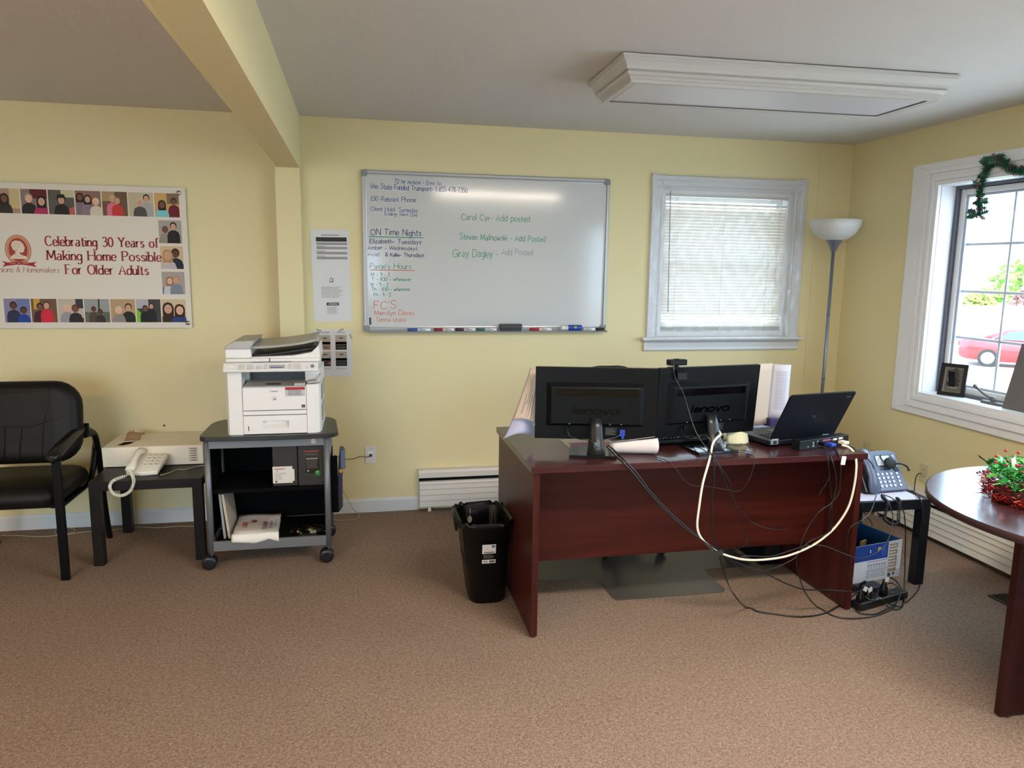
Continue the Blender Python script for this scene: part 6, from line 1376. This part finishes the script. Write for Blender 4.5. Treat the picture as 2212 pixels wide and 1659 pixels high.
# power brick and power strip
pk = thing('power_brick', 'black laptop power adapter on the carpet in front of the carton', 'power adapter', (2.478, -1.645, 0), (0, 0, math.radians(10)))
MB().box(-.075, .075, -.038, .038, 0, .032).build('case', mat('adapter_black', (28, 29, 34), .4), pk, bevel=.005)
MB().box(.02, .04, -.0388, -.0375, .008, .02).build('label', col(70, 74, 84), pk); MB().tube([(-.05, .0, .034), (-.052, -.01, .055), (-.035, -.012, .062), (-.03, 0, .045), (-.045, .01, .036)], .005, 8).build('cable_strap', m_db, pk)
ps = thing('power_strip', 'black power strip with plugs on the carpet beside the right desk leg', 'power strip', (2.440, -1.775, 0), (0, 0, math.radians(15)))
MB().box(-.165, .175, -.030, .030, 0, .038).build('strip', mat('strip_black', (22, 22, 24), .4), ps, bevel=.006)
for x in (-.13, -.09, -.03, .03, .09): MB().box(x-.014, x+.014, -.014, .014, .0382, .0390).build('socket', mat('socket_grey', (50, 50, 54), .5), ps)
for i in range(3): MB().box(-.065+i*.018, -.055+i*.018, -.030, -.018, .038, .040).build('switch', col(150, 152, 156), ps)
for x, y_, h_ in ((-.135, 0, .050), (-.085, -.004, .056), (.028, 0, .075)):
    MB().rings([[(x+a*s_, y_+b*s_, z) for a, b in rr(.034, .030, .008, 3)] for z, s_ in ((.039, 1), (.039+h_*.45, 1), (.039+h_*.7, .55), (.039+h_, .4))]).build('plug', mat('plug_black', (18, 18, 20), .4), ps)
for x, z, r_ in ((-.120, .098, .5), (-.085, .088, -.3), (.03, .118, .1)): MB().box(-.013, .013, -.001, .001, -.010, .012, X=Matrix.Translation((x, -.012, z)) @ Matrix.Rotation(r_, 4, 'Y')).build('cable_tag', m_paper, ps)
# ================================================================ CABLES AND CORDS (world coordinates, metres)
CB = [
('cable', 'thick white video cable hanging in a big loop from right monitor to docking station', 0.0052, 'cable_white', [(1.618,-1.63,0.856),(1.599,-1.7,0.844),(1.561,-1.74,0.837),(1.534,-1.76,0.818),(1.512,-1.79,0.79),(1.476,-1.845,0.758),(1.448,-1.855,0.665),(1.437,-1.855,0.562),(1.433,-1.855,0.478),(1.451,-1.855,0.425),(1.495,-1.855,0.381),(1.543,-1.855,0.348),(1.605,-1.855,0.323),(1.673,-1.855,0.305),(1.764,-1.855,0.299),(1.878,-1.855,0.308),(1.996,-1.855,0.347),(2.08,-1.855,0.401),(2.134,-1.855,0.459),(2.174,-1.855,0.533),(2.191,-1.855,0.63),(2.196,-1.85,0.715),(2.22,-1.8,0.751),(2.218,-1.76,0.774),(2.195,-1.737,0.782)]),
('cable', 'thick black cable from the left monitor sloping down to the cable tie, upper one', 0.0036, 'cable_black', [(1.056,-1.735,0.82),(1.073,-1.76,0.805),(1.082,-1.8,0.79),(1.096,-1.85,0.775),(1.143,-1.855,0.726),(1.209,-1.855,0.642),(1.309,-1.855,0.538),(1.399,-1.855,0.461),(1.479,-1.855,0.399),(1.541,-1.855,0.355)]),
('cable', 'thick black cable from the left monitor sloping down to the cable tie, lower one', 0.0036, 'cable_black', [(1.048,-1.735,0.816),(1.061,-1.76,0.8),(1.072,-1.8,0.783),(1.084,-1.855,0.772),(1.123,-1.859,0.732),(1.175,-1.859,0.669),(1.252,-1.859,0.583),(1.353,-1.859,0.487),(1.454,-1.859,0.413),(1.53,-1.859,0.353)]),
('cable', 'black cable dropping straight from the right monitor stand to the cable tie', 0.0034, 'cable_black', [(1.539,-1.78,0.787),(1.498,-1.845,0.773),(1.498,-1.855,0.739),(1.499,-1.855,0.652),(1.499,-1.855,0.569),(1.504,-1.855,0.495),(1.517,-1.855,0.41),(1.541,-1.855,0.355)]),
('cable', 'black power cord drooping from the cable tie onto the carpet to the power strip', 0.0034, 'cable_black', [(1.546,-1.855,0.346),(1.56,-1.855,0.289),(1.594,-1.855,0.204),(1.625,-1.88,0.143),(1.772,-1.722,0.006),(1.812,-1.768,0.006),(1.883,-1.809,0.006),(1.976,-1.849,0.006),(2.102,-1.838,0.006),(2.237,-1.777,0.012),(2.327,-1.758,0.05)]),
('cable', 'black power cord running from the cable tie straight across to the power strip', 0.0032, 'cable_black', [(1.55,-1.855,0.341),(1.64,-1.855,0.29),(1.769,-1.855,0.237),(1.888,-1.855,0.175),(1.98,-1.855,0.141),(2.101,-1.86,0.13),(2.218,-1.85,0.109),(2.293,-1.82,0.09),(2.335,-1.79,0.092)]),
('cable', 'grey cable sweeping from the cable tie up to the desk phone', 0.0024, 'cable_grey', [(1.55,-1.855,0.346),(1.616,-1.855,0.315),(1.683,-1.855,0.322),(1.797,-1.855,0.312),(1.888,-1.855,0.332),(1.979,-1.855,0.352),(2.066,-1.855,0.342),(2.16,-1.855,0.303),(2.259,-1.84,0.265),(2.395,-1.76,0.24),(2.487,-1.72,0.263),(2.549,-1.68,0.315),(2.571,-1.66,0.378),(2.558,-1.645,0.445),(2.571,-1.6,0.461),(2.602,-1.54,0.463)]),
('cable', 'black video cable with a white tag from the blue dock plug to the cable tie', 0.0028, 'cable_black', [(2.124,-1.77,0.777),(2.122,-1.8,0.776),(2.108,-1.845,0.762),(2.113,-1.855,0.73),(2.117,-1.855,0.644),(2.115,-1.855,0.591),(2.079,-1.855,0.543),(2.024,-1.855,0.509),(1.972,-1.855,0.436),(1.947,-1.855,0.372),(1.929,-1.855,0.307),(1.858,-1.855,0.268),(1.768,-1.855,0.246),(1.695,-1.855,0.243),(1.618,-1.855,0.289),(1.55,-1.855,0.344)]),
('cable', 'thin black cable ending in mid-air below the left half of the dock', 0.0018, 'cable_black', [(2.085,-1.76,0.783),(2.057,-1.82,0.777),(2.044,-1.855,0.75),(2.053,-1.855,0.707),(2.061,-1.855,0.669),(2.043,-1.855,0.631),(2.027,-1.855,0.61),(2.017,-1.855,0.587)]),
('cable', 'long black cable falling from the dock to the carpet and round to the power strip', 0.0028, 'cable_black', [(2.094,-1.755,0.779),(2.071,-1.82,0.77),(2.074,-1.855,0.728),(2.097,-1.855,0.65),(2.094,-1.855,0.581),(2.076,-1.855,0.495),(2.093,-1.855,0.439),(2.079,-1.855,0.407),(1.993,-1.855,0.373),(1.939,-1.855,0.328),(1.929,-1.855,0.274),(1.952,-1.855,0.195),(1.992,-1.855,0.114),(2.108,-1.776,0.008),(2.131,-1.867,0.006),(2.198,-1.907,0.006),(2.309,-1.904,0.006),(2.421,-1.87,0.008),(2.495,-1.824,0.01)]),
('cable', 'dark cable hanging below the dock against the desk panel', 0.0022, 'cable_black', [(2.097,-1.757,0.777),(2.066,-1.825,0.767),(2.063,-1.838,0.728),(2.07,-1.838,0.674),(2.084,-1.838,0.598),(2.099,-1.838,0.532),(2.102,-1.838,0.466),(2.088,-1.838,0.39)]),
('cable', 'thin black mouse cord looping over the desk front below the right monitor', 0.0015, 'cable_black', [(1.262,-1.726,0.769),(1.274,-1.786,0.767),(1.292,-1.835,0.765),(1.316,-1.855,0.743),(1.355,-1.855,0.69),(1.403,-1.855,0.659),(1.475,-1.855,0.651),(1.552,-1.855,0.635),(1.607,-1.855,0.624),(1.636,-1.855,0.631),(1.666,-1.855,0.674),(1.684,-1.855,0.731),(1.694,-1.838,0.753),(1.704,-1.811,0.767),(1.688,-1.779,0.768),(1.64,-1.801,0.767),(1.649,-1.743,0.767),(1.705,-1.7,0.767),(1.733,-1.739,0.767),(1.782,-1.694,0.767),(1.786,-1.658,0.767),(1.766,-1.673,0.767),(1.797,-1.604,0.767),(1.826,-1.522,0.767)]),
('cable', 'thin black cable from beside the stand running under the laptop', 0.0016, 'cable_black', [(1.685,-1.569,0.767),(1.7,-1.599,0.767),(1.764,-1.59,0.767),(1.86,-1.527,0.767),(1.904,-1.514,0.767),(1.933,-1.528,0.767)]),
('cable', 'black webcam cord snaking down in front of the right monitor and desk panel', 0.0022, 'cable_black', [(1.369,-1.67,1.172),(1.357,-1.7,1.149),(1.369,-1.7,1.102),(1.407,-1.7,1.039),(1.427,-1.7,0.989),(1.443,-1.72,0.923),(1.457,-1.75,0.866),(1.475,-1.78,0.827),(1.495,-1.81,0.796),(1.503,-1.85,0.77),(1.535,-1.855,0.723),(1.569,-1.855,0.674),(1.59,-1.855,0.617),(1.607,-1.855,0.563),(1.633,-1.855,0.498),(1.664,-1.855,0.437),(1.676,-1.855,0.4),(1.658,-1.855,0.369),(1.623,-1.8,0.324)]),
('cable', 'thin black cable from the right stand arcing right along the modesty panel', 0.0018, 'cable_black', [(1.506,-1.613,0.775),(1.49,-1.726,0.79),(1.488,-1.82,0.788),(1.504,-1.852,0.771),(1.542,-1.855,0.692),(1.587,-1.855,0.606),(1.631,-1.855,0.541),(1.688,-1.855,0.482),(1.765,-1.855,0.446),(1.845,-1.855,0.435),(1.881,-1.855,0.441)]),
('cable', 'short black power lead curving from the left monitor to its stand clip', 0.0022, 'cable_black', [(0.899,-1.63,0.885),(0.896,-1.65,0.868),(0.906,-1.66,0.849),(0.939,-1.68,0.84),(0.965,-1.715,0.843),(0.984,-1.735,0.837),(1.001,-1.738,0.815)]),
('cable', 'short grey video lead curving from the blue plug to the left stand clip', 0.0022, 'cable_grey', [(1.132,-1.69,0.87),(1.116,-1.7,0.854),(1.087,-1.71,0.846),(1.052,-1.72,0.844),(1.02,-1.735,0.834)]),
('cable', 'thick black power lead curving from the right monitor to its stand clip', 0.0034, 'cable_black', [(1.45,-1.615,0.873),(1.437,-1.64,0.849),(1.443,-1.66,0.832),(1.465,-1.68,0.823),(1.496,-1.7,0.832),(1.51,-1.73,0.845),(1.523,-1.745,0.836),(1.53,-1.75,0.815)]),
('cable', 'black cable from the right end of the dock to the desk phone handset', 0.003, 'cable_black', [(2.264,-1.7,0.767),(2.297,-1.69,0.752),(2.355,-1.66,0.719),(2.411,-1.63,0.687),(2.468,-1.6,0.649),(2.51,-1.57,0.61)]),
('cable', 'black cable looping from the phone table down along the right desk leg', 0.0026, 'cable_black', [(2.514,-1.6,0.481),(2.476,-1.64,0.472),(2.403,-1.72,0.466),(2.321,-1.8,0.458),(2.248,-1.846,0.449),(2.202,-1.846,0.427),(2.187,-1.846,0.393),(2.189,-1.846,0.319),(2.193,-1.846,0.252),(2.211,-1.846,0.183),(2.243,-1.846,0.124),(2.292,-1.83,0.071)]),
('cable', 'thin black cable falling from the phone table behind the open carton', 0.0022, 'cable_black', [(2.406,-1.64,0.452),(2.42,-1.64,0.413),(2.475,-1.6,0.373),(2.582,-1.5,0.298),(2.647,-1.42,0.251)]),
('cable', 'black cord hanging from the desk phone down the table front to the power strip', 0.0028, 'cable_black', [(2.545,-1.6,0.484),(2.575,-1.63,0.475),(2.613,-1.645,0.442),(2.632,-1.66,0.399),(2.65,-1.66,0.302),(2.657,-1.665,0.182),(2.663,-1.67,0.062),(2.595,-1.755,0.008),(2.505,-1.847,0.006),(2.456,-1.858,0.006),(2.45,-1.817,0.006)]),
('cable', 'black cord plugged into the right wall outlet and hanging over the table edge', 0.0028, 'cable_black', [(3.352,-0.928,0.368),(3.33,-0.931,0.37),(3.32,-0.926,0.349),(3.31,-0.932,0.307),(3.29,-0.957,0.272)]),
('cable', 'thick black cord lying over the front right corner of the small black table', 0.004, 'cable_black', [(2.779,-1.502,0.462),(2.797,-1.513,0.462),(2.775,-1.566,0.462),(2.742,-1.62,0.466),(2.74,-1.64,0.453),(2.745,-1.645,0.423),(2.756,-1.645,0.375),(2.768,-1.645,0.338)]),
('cable', 'black cord on the carpet round the foot of the small black table', 0.0028, 'cable_black', [(2.855,-1.55,0.035),(2.822,-1.596,0.006),(2.753,-1.67,0.006),(2.67,-1.737,0.006),(2.595,-1.787,0.006),(2.546,-1.809,0.006)]),
('cable', 'black cords looping above the power strip toward the power adapter, outer loop', 0.0034, 'cable_black', [(2.668,-1.549,0.02),(2.676,-1.586,0.02),(2.664,-1.64,0.012),(2.616,-1.725,0.012),(2.553,-1.808,0.012),(2.5,-1.849,0.012),(2.47,-1.823,0.012),(2.409,-1.833,0.045),(2.378,-1.789,0.06),(2.359,-1.767,0.075)]),
('cable', 'black cord looping above the power strip, inner loop', 0.003, 'cable_black', [(2.58,-1.649,0.03),(2.584,-1.684,0.05),(2.559,-1.747,0.06),(2.529,-1.804,0.05),(2.491,-1.836,0.03),(2.438,-1.848,0.012),(2.336,-1.885,0.006),(2.274,-1.869,0.006),(2.27,-1.834,0.006)]),
('cable', 'black cord crossing over the power strip from the adapter to its plugs', 0.0028, 'cable_black', [(2.419,-1.643,0.03),(2.414,-1.71,0.05),(2.396,-1.782,0.06),(2.373,-1.839,0.06),(2.331,-1.852,0.06),(2.316,-1.831,0.07)]),
('cable', 'thin white telephone line lying on the carpet along the left baseboard', 0.0015, 'cable_cream', [(-2.039,-0.102,0.004),(-1.942,-0.118,0.004),(-1.832,-0.152,0.004),(-1.735,-0.153,0.004),(-1.671,-0.125,0.004),(-1.659,-0.072,0.004),(-1.705,-0.024,0.004),(-1.761,-0.023,0.004),(-1.763,-0.094,0.004),(-1.712,-0.149,0.004),(-1.645,-0.13,0.004),(-1.553,-0.106,0.004),(-1.441,-0.101,0.004),(-1.368,-0.089,0.004),(-1.308,-0.075,0.004),(-1.196,-0.11,0.004),(-1.094,-0.102,0.004),(-1.013,-0.116,0.004),(-0.902,-0.143,0.004)]),
('cable', 'white line cord from the white phone across the side table behind the cart', 0.0019, 'cable_cream', [(-1.043,-0.585,0.458),(-1.029,-0.578,0.458),(-0.999,-0.536,0.458),(-0.975,-0.483,0.458),(-0.938,-0.489,0.458),(-0.909,-0.455,0.458),(-0.875,-0.421,0.458),(-0.85,-0.425,0.458)]),
('cable', 'short black cord from the phone jack to behind the cart pocket', 0.0022, 'cable_black', [(0.07,-0.012,0.373),(0.044,-0.03,0.372),(0.004,-0.03,0.377),(-0.04,-0.05,0.369),(-0.09,-0.1,0.381),(-0.122,-0.16,0.406),(-0.149,-0.24,0.445)]),
('cable', 'pale grey cable dropping behind the cart onto the carpet', 0.0024, 'cable_pale', [(-0.149,-0.3,0.378),(-0.132,-0.2,0.283),(-0.095,-0.09,0.156),(-0.054,-0.11,0.07),(-0.02,-0.034,0.006),(-0.012,-0.108,0.006),(-0.041,-0.156,0.006),(-0.111,-0.162,0.006),(-0.19,-0.14,0.006),(-0.211,-0.249,0.03),(-0.214,-0.42,0.168)]),
]
CM = {'cable_white': mat('cable_white', (232, 224, 206), .4), 'cable_black': mat('cable_black', (20, 21, 23), .32), 'cable_grey': mat('cable_grey', (46, 48, 54), .35), 'cable_cream': mat('cable_cream', (206, 196, 170), .5), 'cable_pale': mat('cable_pale', (168, 162, 156), .5)}
for nm, lb, r_, mk, pts in CB:
    P_ = [Vector((p.x, p.y, max(p.z, r_+.0012))) for p in catmull(pts, 7)]
    o = MB().tube(P_, r_, 7, sub=1).build(nm, CM[mk], normals=False)
    tag(o, lb, 'cable', 'loose cables and cords')

o = coil([(2.545,-1.6,0.484),(2.526,-1.635,0.477),(2.545,-1.64,0.459),(2.544,-1.64,0.421),(2.539,-1.64,0.385),(2.544,-1.64,0.368),(2.572,-1.64,0.347),(2.599,-1.64,0.341),(2.619,-1.64,0.349),(2.617,-1.64,0.393),(2.615,-1.64,0.436),(2.617,-1.638,0.459),(2.617,-1.61,0.469)], .0068, .0024, 74).build("coiled_cord", m_db); tag(o, "black coiled handset cord hanging over the small black table edge", "cord")
o = MB().cyl((1.537, -1.88, 0.356), (1.555, -1.835, 0.348), .013, n=14).build("cable_tie", m_db); tag(o, "black cable tie bundling the cables below the desk panel", "cable tie")
o = MB().box(-.011, .011, -.002, .002, -.020, .020).build("cable_tag", m_paper, bevel=.001); o.location = (2.121, -1.859, 0.742); o.rotation_euler = (0, .12, 0); tag(o, "white tag on the cable hanging below the dock", "tag")
o = MB().cyl((-.004,0,.012),(.004,0,-.012), .006, n=12).build("ferrite_core", m_db, bevel=.001); o.location = (2.106, -1.830, 0.771); tag(o, "black ferrite core on the dock cable above the white tag", "ferrite core")
